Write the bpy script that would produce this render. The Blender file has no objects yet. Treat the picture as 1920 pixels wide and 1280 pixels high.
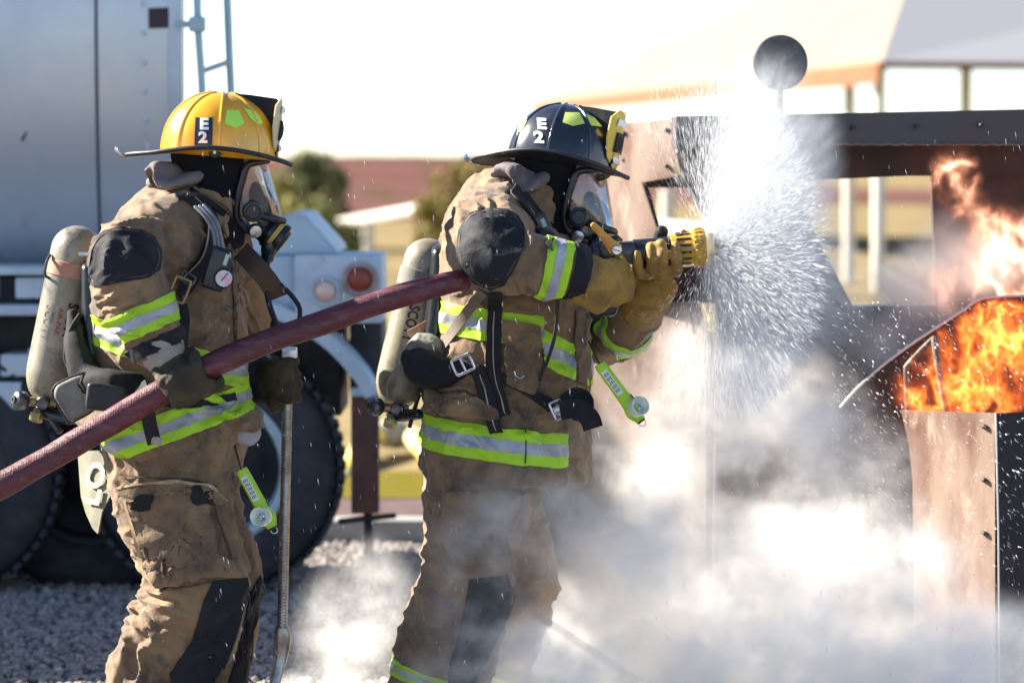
import bpy, bmesh, math, random
import numpy as np
from mathutils import Vector, Matrix, noise
from mathutils.bvhtree import BVHTree

# ---------------------------------------------------------------- camera, sky, sun, exposure
SC = bpy.context.scene
COL = SC.collection
FPX, CX, CY, HOR = 6200.0, 960.0, 640.0, 290.0      # focal length and frame in photo pixels
CAMZ = 1.7
PITCH = math.atan((CY - HOR) / FPX)
cd = bpy.data.cameras.new('camera')
cam = bpy.data.objects.new('camera', cd)
COL.objects.link(cam)
cam.location = (0, 0, CAMZ)
cam.rotation_euler = (math.pi / 2 - PITCH, 0, 0)
cd.sensor_width = 36.0
cd.lens = 36.0 * FPX / 1920.0
cd.clip_start = 0.1
cd.clip_end = 5000
cd.dof.use_dof = True
cd.dof.focus_distance = 8.95
cd.dof.aperture_fstop = 2.8
SC.camera = cam

SUN_DIR = Vector((-0.80, 0.27, 0.50)).normalized()   # towards the sun: left, a little behind, 31 deg up
sun_el = math.asin(SUN_DIR.z)
sun_az = math.atan2(SUN_DIR.x, SUN_DIR.y)
world = bpy.data.worlds.new('World')
SC.world = world
world.use_nodes = True
wn = world.node_tree
for n in list(wn.nodes):
    wn.nodes.remove(n)
sky = wn.nodes.new('ShaderNodeTexSky')
sky.sky_type = 'NISHITA'
sky.sun_disc = False
sky.sun_elevation = sun_el
sky.sun_rotation = sun_az
sky.air_density = 0.7
sky.dust_density = 0.1
sky.ozone_density = 1.6
bg = wn.nodes.new('ShaderNodeBackground')
bg.inputs['Strength'].default_value = 0.062
wo = wn.nodes.new('ShaderNodeOutputWorld')
wn.links.new(sky.outputs[0], bg.inputs[0])
wn.links.new(bg.outputs[0], wo.inputs[0])
sd = bpy.data.lights.new('sun', 'SUN')
sd.energy = 5.0
sd.angle = math.radians(0.5)
sd.color = (1.0, 0.93, 0.82)
sun = bpy.data.objects.new('sun', sd)
COL.objects.link(sun)
sun.rotation_euler = SUN_DIR.to_track_quat('Z', 'Y').to_euler()
sun.location = (-10, 5, 12)
SC.view_settings.view_transform = 'Standard'
SC.view_settings.look = 'None'
SC.view_settings.gamma = 1.0
SC.view_settings.exposure = 2.12
SC.view_settings.use_curve_mapping = False
SC.cycles.volume_bounces = 12
SC.cycles.max_bounces = 12
SC.cycles.transparent_max_bounces = 16
SC.cycles.volume_step_rate = 1.5
SC.cycles.volume_max_steps = 256
SC.cycles.use_denoising = True
SC.cycles.sample_clamp_indirect = 6.0

# ---------------------------------------------------------------- helpers
CAMV = Vector((0, 0, CAMZ))
FWD = Vector((0, math.cos(PITCH), -math.sin(PITCH)))
UPV = Vector((0, math.sin(PITCH), math.cos(PITCH)))
RGT = Vector((1, 0, 0))


def ray(px, py):
    return (FWD * FPX + RGT * (px - CX) + UPV * (CY - py)).normalized()


def P(px, py, D):
    """the point seen at a photo pixel, on the vertical plane D metres in front of the camera"""
    d = ray(px, py)
    return CAMV + d * (D / d.y)


def G(px, py):
    """the ground point seen at a photo pixel"""
    d = ray(px, py)
    return CAMV + d * (-CAMZ / d.z)


def S(D):
    return D / FPX


def proj(v):
    d = v - CAMV
    z = d.dot(FWD)
    return CX + FPX * d.x / z, CY - FPX * d.dot(UPV) / z


def link(name, me, mat=None, parent=None, smooth=True):
    """link a mesh given in world coordinates"""
    o = bpy.data.objects.new(name, me)
    COL.objects.link(o)
    if mat is not None and not me.materials:
        me.materials.append(mat)
    if smooth:
        me.polygons.foreach_set('use_smooth', [True] * len(me.polygons))
        if smooth != 'all':
            try:
                me.set_sharp_from_angle(angle=math.radians(42))
            except Exception:
                pass
    if parent is not None:
        root = parent
        while root.parent is not None:
            root = root.parent
        off = root.location
        me.transform(Matrix.Translation(-off))
        o.parent = parent
        me.update()
    return o


def thing(name, label, cat, loc=(0, 0, 0), group=None):
    o = bpy.data.objects.new(name, None)
    COL.objects.link(o)
    o.location = loc
    o.empty_display_size = 0.1
    o['label'] = label
    o['category'] = cat
    if group:
        o['group'] = group
    return o


def tag(o, label=None, cat=None, group=None, kind=None):
    for k, v in (('label', label), ('category', cat), ('group', group), ('kind', kind)):
        if v:
            o[k] = v
    return o


def new_mesh(verts, faces, name='m'):
    me = bpy.data.meshes.new(name)
    me.from_pydata([tuple(v) for v in verts], [], faces)
    me.update()
    return me


def bm_mesh(bm, name='m', recalc=True):
    if recalc:
        bmesh.ops.recalc_face_normals(bm, faces=bm.faces)
    me = bpy.data.meshes.new(name)
    bm.to_mesh(me)
    bm.free()
    me.update()
    return me


def join(meshes):
    """several world-space meshes into one"""
    bm = bmesh.new()
    for m in meshes:
        bm.from_mesh(m)
        bpy.data.meshes.remove(m)
    return bm_mesh(bm, recalc=False)


def frame_axes(t, ref):
    t = t.normalized()
    b = ref - t * ref.dot(t)
    if b.length < 0.2:
        b = Vector((0, 0, 1)) - t * t.z
    b.normalize()
    a = b.cross(t).normalized()
    return a, b


def catmull(rows, n):
    """resample rows (lists of floats) with n steps per span"""
    A = np.array(rows, dtype=float)
    out = []
    m = len(A)
    for i in range(m - 1):
        p0, p1, p2, p3 = A[max(i - 1, 0)], A[i], A[i + 1], A[min(i + 2, m - 1)]
        for k in range(n):
            t = k / n
            out.append(0.5 * ((2 * p1) + (-p0 + p2) * t + (2 * p0 - 5 * p1 + 4 * p2 - p3) * t * t
                              + (-p0 + 3 * p1 - 3 * p2 + p3) * t ** 3))
    out.append(A[-1])
    return np.array(out)


def loft3(rows, seg=24, sub=4, ref=Vector((0, 1, 0)), ex=2.0, cap=True, closed_cap=True, twist=None):
    """rows: (x, y, z, ra, rb); ra across, rb along ref (depth)"""
    R = catmull(rows, sub) if sub > 1 else np.array(rows, dtype=float)
    pts = [Vector(r[:3]) for r in R]
    n = len(pts)
    verts, faces = [], []
    secs = []
    for i in range(n):
        t = pts[min(i + 1, n - 1)] - pts[max(i - 1, 0)]
        a, b = frame_axes(t, ref)
        secs.append((pts[i], a, b, max(R[i][3], 1e-4), max(R[i][4], 1e-4), t.normalized()))
    if cap:
        first, last = secs[0], secs[-1]
        pre, post = [], []
        for k in (80, 60, 40, 20):
            c, s = math.cos(math.radians(k)), math.sin(math.radians(k))
            m0 = min(first[3], first[4]) * cap
            pre.append((first[0] - first[5] * m0 * s, first[1], first[2], first[3] * c, first[4] * c, first[5]))
        for k in (20, 40, 60, 80):
            c, s = math.cos(math.radians(k)), math.sin(math.radians(k))
            m1 = min(last[3], last[4]) * cap
            post.append((last[0] + last[5] * m1 * s, last[1], last[2], last[3] * c, last[4] * c, last[5]))
        secs = pre + secs + post
    for c, a, b, ra, rb, t in secs:
        for k in range(seg):
            th = 2 * math.pi * k / seg
            ct, st = math.cos(th), math.sin(th)
            if ex != 2.0:
                q = (abs(ct) ** ex + abs(st) ** ex) ** (-1.0 / ex)
                ct, st = ct * q, st * q
            verts.append(c + a * (ra * ct) + b * (rb * st))
    m = len(secs)
    for i in range(m - 1):
        for k in range(seg):
            k2 = (k + 1) % seg
            faces.append((i * seg + k, i * seg + k2, (i + 1) * seg + k2, (i + 1) * seg + k))
    if closed_cap:
        faces.append(tuple(range(seg - 1, -1, -1)))
        faces.append(tuple((m - 1) * seg + k for k in range(seg)))
    me = new_mesh(verts, faces)
    bm = bmesh.new()
    bm.from_mesh(me)
    bpy.data.meshes.remove(me)
    return bm_mesh(bm)


def loftp(rows, **kw):
    """rows in photo pixels: (px, py, D, half width px, half depth px)"""
    rr = []
    for px, py, D, w, d in rows:
        p = P(px, py, D)
        s = S(D)
        rr.append((p.x, p.y, p.z, w * s, d * s))
    return loft3(rr, **kw)


def tube(pts, r, seg=10, sub=4, cap=True):
    """round tube through world points; r number or list"""
    if not isinstance(r, (list, tuple)):
        r = [r] * len(pts)
    return loft3([(p[0], p[1], p[2], q, q) for p, q in zip(pts, r)], seg=seg, sub=sub, cap=0.6 if cap else False)


def tubep(pts, r, **kw):
    """pts (px, py, D), r in px"""
    if not isinstance(r, (list, tuple)):
        r = [r] * len(pts)
    return tube([P(*p) for p in pts], [q * S(p[2]) for p, q in zip(pts, r)], **kw)


def cyl(p0, p1, r0, r1=None, seg=24, bevel=0.0):
    """capped cylinder or cone between two points with bevelled rims"""
    p0, p1 = Vector(p0), Vector(p1)
    r1 = r0 if r1 is None else r1
    t = (p1 - p0)
    L = t.length
    t.normalize()
    bv = bevel
    rows = []
    if bv > 0:
        rows = [(0, r0 - bv), (bv, r0), (L - bv, r1), (L, r1 - bv)]
    else:
        rows = [(0, r0), (L, r1)]
    return lathe(p0, t, rows, seg)


def lathe(p0, t, rows, seg=24, closed=True):
    """rows: (distance along t, radius)"""
    t = Vector(t).normalized()
    ref = Vector((0, 0, 1)) if abs(t.z) < 0.9 else Vector((0, 1, 0))
    a = t.cross(ref).normalized()
    b = t.cross(a).normalized()
    verts, faces = [], []
    for h, r in rows:
        for k in range(seg):
            th = 2 * math.pi * k / seg
            verts.append(Vector(p0) + t * h + (a * math.cos(th) + b * math.sin(th)) * max(r, 1e-5))
    for i in range(len(rows) - 1):
        for k in range(seg):
            k2 = (k + 1) % seg
            faces.append((i * seg + k, i * seg + k2, (i + 1) * seg + k2, (i + 1) * seg + k))
    if closed:
        faces.append(tuple(range(seg - 1, -1, -1)))
        faces.append(tuple((len(rows) - 1) * seg + k for k in range(seg)))
    me = new_mesh(verts, faces)
    bm = bmesh.new()
    bm.from_mesh(me)
    bpy.data.meshes.remove(me)
    return bm_mesh(bm)


def box(c, sx, sy, sz, bevel=0.004, rot=None, seg=2):
    bm = bmesh.new()
    bmesh.ops.create_cube(bm, size=1.0)
    bmesh.ops.scale(bm, vec=(sx, sy, sz), verts=bm.verts)
    if bevel > 0:
        bmesh.ops.bevel(bm, geom=list(bm.edges), offset=min(bevel, 0.45 * min(sx, sy, sz)), segments=seg, affect='EDGES', profile=0.6)
    M = Matrix.Translation(Vector(c))
    if rot is not None:
        M = M @ rot.to_4x4()
    bmesh.ops.transform(bm, matrix=M, verts=bm.verts)
    return bm_mesh(bm)


def slab(pts, thick, axis=None, bevel=0.0):
    """closed plate: polygon of world points extruded by thick along axis"""
    pts = [Vector(p) for p in pts]
    if axis is None:
        n = Vector((0, 0, 0))
        for i in range(len(pts)):
            n += pts[i].cross(pts[(i + 1) % len(pts)])
        axis = n.normalized()
        if axis.y < 0:
            axis = -axis
    bm = bmesh.new()
    v0 = [bm.verts.new(p) for p in pts]
    v1 = [bm.verts.new(p + Vector(axis) * thick) for p in pts]
    n = len(pts)
    bm.faces.new(v0)
    bm.faces.new(v1[::-1])
    for i in range(n):
        bm.faces.new((v0[i], v1[i], v1[(i + 1) % n], v0[(i + 1) % n]))
    bmesh.ops.recalc_face_normals(bm, faces=bm.faces)
    if bevel > 0:
        bmesh.ops.bevel(bm, geom=list(bm.edges), offset=bevel, segments=2, affect='EDGES')
    bmesh.ops.triangulate(bm, faces=[f for f in bm.faces if len(f.verts) > 4])
    return bm_mesh(bm)


def slabp(pp, D, thick, bevel=0.0):
    """plate from a pixel outline at depth D (number or one per point)"""
    if not isinstance(D, (list, tuple)):
        D = [D] * len(pp)
    return slab([P(x, y, d) for (x, y), d in zip(pp, D)], thick, axis=(0, 1, 0), bevel=bevel)


def evaluated(me, mods):
    """apply modifiers given as (type, dict) to a mesh"""
    o = bpy.data.objects.new('tmp', me)
    COL.objects.link(o)
    for ty, kw in mods:
        m = o.modifiers.new('m', ty)
        for k, v in kw.items():
            setattr(m, k, v)
    dg = bpy.context.evaluated_depsgraph_get()
    dg.update()
    out = bpy.data.meshes.new_from_object(o.evaluated_get(dg))
    bpy.data.objects.remove(o)
    bpy.data.meshes.remove(me)
    return out


def fuse(meshes, voxel=0.006, smooth=6):
    """one continuous skin round several closed shapes"""
    me = join(meshes)
    me = evaluated(me, [('REMESH', dict(mode='VOXEL', voxel_size=voxel)),
                        ('SMOOTH', dict(factor=0.6, iterations=smooth))])
    return me


def displace(me, fn):
    """move each vertex along its normal by fn(point, normal)"""
    n = len(me.vertices)
    co = np.empty(n * 3)
    me.vertices.foreach_get('co', co)
    co = co.reshape(-1, 3)
    no = np.empty(n * 3, dtype=np.float32)
    me.vertex_normals.foreach_get('vector', no)
    no = no.reshape(-1, 3)
    h = np.array([fn(Vector(c), Vector(q)) for c, q in zip(co, no)])
    co = co + no * h[:, None]
    me.vertices.foreach_set('co', co.ravel())
    me.update()
    return me


def cloth_fn(seed, folds=(), amp=1.0):
    """wrinkled cloth: soft billows, ridged creases, and fold fans at named spots
    folds: (centre, direction across the folds, wavelength, height, reach)"""
    off = Vector((seed * 7.3, seed * 3.1, seed * 5.7))

    def fn(p, n):
        q = p + off
        w = noise.noise_vector(q * 7.0) * 0.05
        a = noise.noise(Vector((q.x * 9, q.y * 9, q.z * 14)) + w * 10) * 0.008
        r = 1.0 - abs(noise.noise(Vector((q.x * 8 + w.x * 25 + q.z * 4, q.y * 8, q.z * 13 + w.z * 25)))) * 2.3
        a += max(r, 0.0) ** 2.0 * 0.0075
        r2 = 1.0 - abs(noise.noise(Vector((q.x * 20 - q.z * 12, q.y * 20, q.z * 30 + q.x * 10)) + w * 30)) * 2.4
        a += max(r2, 0.0) ** 2 * 0.0014
        for c, d, wl, h, reach in folds:
            v = p - c
            k = v.length / reach
            if k < 1:
                ph = v.dot(d) + 0.35 * wl * noise.noise(q * 16) * 2
                s = math.sin(2 * math.pi * ph / wl)
                a += h * (1 - k * k) ** 1.5 * (s if s > 0 else s * 0.7)
        return a * amp
    return fn


def bvh_of(me):
    return BVHTree.FromPolygons([v.co.copy() for v in me.vertices], [tuple(p.vertices) for p in me.polygons])


def hit(bvh, px, py, D, off):
    """where the sight line of a photo pixel meets a surface, lifted off it"""
    if not isinstance(bvh, (list, tuple)):
        bvh = [bvh]
    best = None
    for b in bvh:
        loc, nrm, i, dist = b.ray_cast(CAMV, ray(px, py))
        if loc is not None and (best is None or dist < best[2]):
            best = (loc, nrm, dist)
    if best is None:
        q = P(px, py, D)
        for b in bvh:
            loc, nrm, i, dist = b.find_nearest(q)
            if loc is not None and (best is None or dist < best[2]):
                best = (loc, nrm, dist)
    loc, nrm, _ = best
    if nrm.y > 0:
        nrm = -nrm
    n = (nrm + Vector((0, -0.35, 0))).normalized()
    return loc + n * off


def resample(path, step):
    out = [Vector(path[0])]
    P2 = [Vector(p) for p in catmull([list(p) for p in path], 8)]
    acc = 0.0
    for i in range(1, len(P2)):
        acc += (P2[i] - P2[i - 1]).length
        if acc >= step:
            out.append(P2[i])
            acc = 0
    out.append(P2[-1])
    return out


def strap(path, width, bvh, D=9.0, off=0.004, thick=0.0025, across=3, step=7, lift=None):
    """webbing laid along a pixel path over a surface; width px (number or (start, end))"""
    pts = resample(path, step)
    n = len(pts)
    verts, faces = [], []
    for i, p in enumerate(pts):
        t = (pts[min(i + 1, n - 1)] - pts[max(i - 1, 0)])
        t = t.normalized() if t.length > 0 else Vector((1, 0))
        s = Vector((-t.y, t.x))
        w = width if not isinstance(width, tuple) else width[0] + (width[1] - width[0]) * i / (n - 1)
        for k in range(across):
            f = (k / (across - 1) - 0.5) * w
            q = p + s * f
            verts.append(hit(bvh, q.x, q.y, D, off + (lift(i / (n - 1)) if lift else 0)))
    # soften depth jumps along the strap
    V = np.array([tuple(v) for v in verts]).reshape(n, across, 3)
    for _ in range(3):
        V[1:-1] = 0.25 * V[:-2] + 0.5 * V[1:-1] + 0.25 * V[2:]
    for i in range(n - 1):
        for k in range(across - 1):
            a = i * across + k
            faces.append((a, a + 1, a + across + 1, a + across))
    me = new_mesh(V.reshape(-1, 3), faces)
    return evaluated(me, [('SOLIDIFY', dict(thickness=thick, offset=0.0))])


def patch(outline, bvh, D=9.0, off=0.003, thick=0.003, rings=7, dense=6, bulge=0.0):
    """a piece of cloth or plate with a pixel outline, laid on a surface"""
    pts = []
    m = len(outline)
    for i in range(m):
        a, b = Vector(outline[i]), Vector(outline[(i + 1) % m])
        k = max(1, int((b - a).length / dense))
        for j in range(k):
            pts.append(a.lerp(b, j / k))
    c = sum(pts, Vector((0, 0))) / len(pts)
    n = len(pts)
    verts, faces = [], []
    for r in range(rings):
        f = 1 - r / rings
        for p in pts:
            q = c + (p - c) * f
            verts.append(hit(bvh, q.x, q.y, D, off + bulge * (1 - f * f)))
    verts.append(hit(bvh, c.x, c.y, D, off + bulge))
    for r in range(rings - 1):
        for i in range(n):
            j = (i + 1) % n
            faces.append((r * n + i, r * n + j, (r + 1) * n + j, (r + 1) * n + i))
    for i in range(n):
        faces.append(((rings - 1) * n + i, (rings - 1) * n + (i + 1) % n, rings * n))
    me = new_mesh(verts, faces)
    return evaluated(me, [('SOLIDIFY', dict(thickness=thick, offset=0.0))])


def band(me, point, normal, lo, hi, keep=None, off=0.0035, thick=0.002):
    """the strip of a garment between two parallel planes, lifted off it: a sewn-on tape"""
    bm = bmesh.new()
    bm.from_mesh(me)
    nrm = Vector(normal).normalized()
    for h, outer, inner in ((lo, False, True), (hi, True, False)):
        geom = list(bm.verts) + list(bm.edges) + list(bm.faces)
        bmesh.ops.bisect_plane(bm, geom=geom, plane_co=Vector(point) + nrm * h, plane_no=nrm,
                               clear_outer=outer, clear_inner=inner)
    if keep is not None:
        dead = [f for f in bm.faces if not keep(f.calc_center_median())]
        bmesh.ops.delete(bm, geom=dead, context='FACES')
    if not bm.faces:
        bm.free()
        return None
    bm.normal_update()
    for v in bm.verts:
        v.co += v.normal * off
    m = bm_mesh(bm, recalc=False)
    return evaluated(m, [('SOLIDIFY', dict(thickness=thick, offset=0.0))])


def text_mesh(s, depth=0.0, bold=0.0):
    cu = bpy.data.curves.new('t', 'FONT')
    cu.body = s
    cu.size = 1.0
    cu.extrude = depth
    cu.offset = bold
    cu.resolution_u = 3
    cu.align_x = 'CENTER'
    cu.align_y = 'CENTER'
    o = bpy.data.objects.new('t', cu)
    COL.objects.link(o)
    dg = bpy.context.evaluated_depsgraph_get()
    dg.update()
    me = bpy.data.meshes.new_from_object(o.evaluated_get(dg))
    bpy.data.objects.remove(o)
    bpy.data.curves.remove(cu)
    return me


def lettering(s, centre, right, up, bvh, D=9.0, off=0.0015, bold=0.03, thick=0.0008):
    """letters laid on a surface; right and up are pixel vectors of one em"""
    me = text_mesh(s, bold=bold)
    bm = bmesh.new()
    bm.from_mesh(me)
    bpy.data.meshes.remove(me)
    bmesh.ops.triangulate(bm, faces=bm.faces)
    bmesh.ops.subdivide_edges(bm, edges=[e for e in bm.edges if e.calc_length() > 0.25], cuts=2)
    for v in bm.verts:
        px = centre[0] + right[0] * v.co.x + up[0] * v.co.y
        py = centre[1] + right[1] * v.co.x + up[1] * v.co.y
        v.co = hit(bvh, px, py, D, off)
    m = bm_mesh(bm, recalc=False)
    return m


# ---------------------------------------------------------------- materials
MATS = {}


def mat(name, col, rough=0.7, metal=0.0, col2=None, nscale=6.0, mix=(0.4, 0.62), bump=0.0, bscale=120.0,
        col3=None, n3=20.0, mix3=(0.55, 0.7), coat=0.0, spec=0.5, sheen=0.0, bump2=0.0, bscale2=15.0,
        stretch=(1, 1, 1), weave=0.0, rough2=None, trans=0.0, emit=None, estr=0.0, subs=0.0):
    if name in MATS:
        return MATS[name]
    m = bpy.data.materials.new(name)
    MATS[name] = m
    m.use_nodes = True
    nt = m.node_tree
    N, L = nt.nodes, nt.links
    bs = N['Principled BSDF']
    bs.inputs['Base Color'].default_value = (*col, 1)
    bs.inputs['Roughness'].default_value = rough
    bs.inputs['Metallic'].default_value = metal
    bs.inputs['Specular IOR Level'].default_value = spec
    bs.inputs['Coat Weight'].default_value = coat
    bs.inputs['Coat Roughness'].default_value = 0.12
    bs.inputs['Sheen Weight'].default_value = sheen
    bs.inputs['Transmission Weight'].default_value = trans
    tc = N.new('ShaderNodeTexCoord')
    mp = N.new('ShaderNodeMapping')
    mp.inputs['Scale'].default_value = stretch
    L.new(tc.outputs['Object'], mp.inputs['Vector'])
    vec = mp.outputs[0]
    cur = None
    if col2 is not None:
        nz = N.new('ShaderNodeTexNoise')
        nz.inputs['Scale'].default_value = nscale
        nz.inputs['Detail'].default_value = 8
        nz.inputs['Roughness'].default_value = 0.62
        L.new(vec, nz.inputs['Vector'])
        mr = N.new('ShaderNodeMapRange')
        mr.inputs['From Min'].default_value = mix[0]
        mr.inputs['From Max'].default_value = mix[1]
        L.new(nz.outputs['Fac'], mr.inputs['Value'])
        mx = N.new('ShaderNodeMix')
        mx.data_type = 'RGBA'
        mx.inputs[6].default_value = (*col, 1)
        mx.inputs[7].default_value = (*col2, 1)
        L.new(mr.outputs[0], mx.inputs[0])
        cur = mx.outputs[2]
        if rough2 is not None:
            rr = N.new('ShaderNodeMapRange')
            rr.inputs['To Min'].default_value = rough
            rr.inputs['To Max'].default_value = rough2
            L.new(mr.outputs[0], rr.inputs['Value'])
            L.new(rr.outputs[0], bs.inputs['Roughness'])
    if col3 is not None:
        nz = N.new('ShaderNodeTexNoise')
        nz.inputs['Scale'].default_value = n3
        nz.inputs['Detail'].default_value = 10
        nz.inputs['Roughness'].default_value = 0.7
        nz.inputs['Distortion'].default_value = 0.4
        L.new(vec, nz.inputs['Vector'])
        mr = N.new('ShaderNodeMapRange')
        mr.inputs['From Min'].default_value = mix3[0]
        mr.inputs['From Max'].default_value = mix3[1]
        L.new(nz.outputs['Fac'], mr.inputs['Value'])
        mx = N.new('ShaderNodeMix')
        mx.data_type = 'RGBA'
        if cur is not None:
            L.new(cur, mx.inputs[6])
        else:
            mx.inputs[6].default_value = (*col, 1)
        mx.inputs[7].default_value = (*col3, 1)
        L.new(mr.outputs[0], mx.inputs[0])
        cur = mx.outputs[2]
    if cur is not None:
        L.new(cur, bs.inputs['Base Color'])
    nb = None
    for st, sc, dist in ((bump, bscale, 0.002), (bump2, bscale2, 0.01)):
        if st > 0:
            nz = N.new('ShaderNodeTexNoise')
            nz.inputs['Scale'].default_value = sc
            nz.inputs['Detail'].default_value = 6
            L.new(vec, nz.inputs['Vector'])
            bp = N.new('ShaderNodeBump')
            bp.inputs['Strength'].default_value = st
            bp.inputs['Distance'].default_value = dist
            L.new(nz.outputs['Fac'], bp.inputs['Height'])
            if nb is not None:
                L.new(nb, bp.inputs['Normal'])
            nb = bp.outputs[0]
    if weave > 0:
        wv = N.new('ShaderNodeTexWave')
        wv.inputs['Scale'].default_value = 160
        wv.inputs['Distortion'].default_value = 1.5
        L.new(vec, wv.inputs['Vector'])
        bp = N.new('ShaderNodeBump')
        bp.inputs['Strength'].default_value = weave
        bp.inputs['Distance'].default_value = 0.001
        L.new(wv.outputs['Fac'], bp.inputs['Height'])
        if nb is not None:
            L.new(nb, bp.inputs['Normal'])
        nb = bp.outputs[0]
    if nb is not None:
        L.new(nb, bs.inputs['Normal'])
    if emit is not None:
        bs.inputs['Emission Color'].default_value = (*emit, 1)
        bs.inputs['Emission Strength'].default_value = estr
    return m


FAB = mat('turnout_cloth', (0.245, 0.150, 0.072), 0.85, col2=(0.150, 0.090, 0.047), nscale=5, col3=(0.040, 0.029, 0.024), n3=7,
          mix3=(0.47, 0.68), bump=0.7, bscale=300, bump2=0.5, bscale2=42, sheen=0.15, weave=0.3)
FABD = mat('turnout_lining', (0.08, 0.052, 0.035), 0.9, col2=(0.05, 0.034, 0.026), bump=0.4, bscale=200)
PAD = mat('black_leather_pad', (0.011, 0.012, 0.016), 0.75, col2=(0.035, 0.031, 0.030), nscale=9, mix=(0.5, 0.8), spec=0.25, bump=0.35, bscale=180,
          bump2=0.4, bscale2=30)
LIME = mat('lime_tape', (0.36, 0.62, 0.008), 0.6, col2=(0.30, 0.50, 0.015), nscale=9, bump=0.3, bscale=200, emit=None,
           col3=(0.22, 0.30, 0.05), n3=30, mix3=(0.62, 0.8))
SILV = mat('silver_tape', (0.36, 0.38, 0.41), 0.45, metal=0.25, col2=(0.26, 0.27, 0.29), nscale=14, bump=0.4, bscale=150,
           col3=(0.2, 0.2, 0.2), n3=30, mix3=(0.6, 0.8))
WEB = mat('black_webbing', (0.010, 0.010, 0.012), 0.8, spec=0.25, col2=(0.02, 0.02, 0.022), bump=0.5, bscale=400)
STITCH = mat('pale_stitching', (0.32, 0.27, 0.22), 0.8)
HOODM = mat('black_knit_hood', (0.006, 0.006, 0.008), 0.95, spec=0.2, col2=(0.013, 0.012, 0.013), bump=0.4, bscale=220, sheen=0.05, bump2=0.4, bscale2=25)
HOODG = mat('dusty_hood_cloth', (0.17, 0.14, 0.135), 0.9, col2=(0.10, 0.085, 0.085), nscale=14, bump=0.4, bscale=220)
RUB = mat('black_rubber', (0.010, 0.010, 0.012), 0.5, col2=(0.03, 0.03, 0.032), nscale=20, mix=(0.5, 0.8), bump=0.15, bscale=120)
BLK = mat('black_plastic', (0.012, 0.013, 0.016), 0.28, bump=0.1, bscale=90)
STEEL = mat('bright_steel', (0.62, 0.63, 0.65), 0.28, metal=1.0, col2=(0.4, 0.4, 0.42), nscale=30, bump=0.1)
SKIN = mat('skin', (0.56, 0.30, 0.22), 0.55, bump=0.1, bscale=200)
WHITE = mat('white_print', (0.78, 0.78, 0.78), 0.5)

# ================================================================ SETTING
rng = random.Random(7)
DIRT = mat('dry_dirt', (0.25, 0.19, 0.10), 0.95, spec=0.0, col2=(0.155, 0.125, 0.07), nscale=0.5, col3=(0.105, 0.105, 0.04), n3=1.6, mix3=(0.55, 0.8),
           bump=0.4, bscale=6)
GRAVB = mat('gravel_bed', (0.20, 0.19, 0.20), 0.95, spec=0.0, col2=(0.11, 0.10, 0.11), nscale=60, bump=0.8, bscale=60)
ROADM = mat('pinkish_road', (0.14, 0.10, 0.10), 0.9, spec=0.0, col2=(0.11, 0.08, 0.08), nscale=4, bump=0.3, bscale=80)
CONC = mat('pale_concrete', (0.36, 0.35, 0.33), 0.85, spec=0.0, col2=(0.28, 0.27, 0.25), nscale=5, bump=0.3, bscale=60)
GRASSM = mat('dry_grass', (0.12, 0.11, 0.014), 0.9, spec=0.0, col2=(0.15, 0.11, 0.03), nscale=6)

# the land out to the horizon, rising gently into a hill at the back
verts, faces = [], []
ys = [4, 12, 20, 30, 45, 70, 100, 130, 160, 200, 260, 400, 900, 3000]
NX = 60
for j, y in enumerate(ys):
    for i in range(NX + 1):
        x = (i / NX - 0.5) * (60 + y * 2.2)
        z = -0.012
        if y > 60:
            z -= 0.2 * noise.noise(Vector((x * 0.05, y * 0.02, 0))) * min(1, (y - 60) / 60)
        verts.append((x, y, z))
for j in range(len(ys) - 1):
    for i in range(NX):
        a = j * (NX + 1) + i
        faces.append((a, a + 1, a + NX + 2, a + NX + 1))
# the camera side of the ground
k0 = len(verts)
verts += [(-60, -30, -0.012), (60, -30, -0.012)]
faces.append((k0, k0 + 1, NX, 0) + ())
tag(link('ground', new_mesh(verts, faces), DIRT), kind='structure')

# a reddish hill beyond
HILLM = mat('red_hill', (0.12, 0.055, 0.050), 0.95, spec=0.0, col2=(0.15, 0.075, 0.070), nscale=0.13, col3=(0.05, 0.05, 0.02), n3=0.5, mix3=(0.5, 0.62))
hv, hf = [], []
HN, HM = 90, 14
for j in range(HM + 1):
    y = 85 + j * 9
    for i in range(HN + 1):
        x = -60 + i * 1.0
        px = CX + FPX * x / y
        env = max(0.0, 1 - abs((px - 700) / 420) ** 4) if px > 200 else 0.9
        prof = math.sin(min(1, j / 7) * math.pi / 2)
        z = prof * (1.66 + 0.12 * noise.noise(Vector((x * 0.25, y * 0.1, 3))) + 0.05 * noise.noise(Vector((x, y * 0.4, 3)))) * (0.02 + 0.98 * env)
        hv.append((x, y, z - 0.05))
for j in range(HM):
    for i in range(HN):
        a = j * (HN + 1) + i
        hf.append((a, a + 1, a + HN + 2, a + HN + 1))
tag(link('hill', new_mesh(hv, hf), HILLM), kind='structure')

# gravel yard, kerb, road, grass strip
def sheet(name, x0, x1, y0, y1, z, m, nx=2, ny=2):
    v = [(x0 + (x1 - x0) * i / nx, y0 + (y1 - y0) * j / ny, z) for j in range(ny + 1) for i in range(nx + 1)]
    f = [(j * (nx + 1) + i, j * (nx + 1) + i + 1, (j + 1) * (nx + 1) + i + 1, (j + 1) * (nx + 1) + i) for j in range(ny) for i in range(nx)]
    return tag(link(name, new_mesh(v, f), m), kind='structure')


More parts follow.
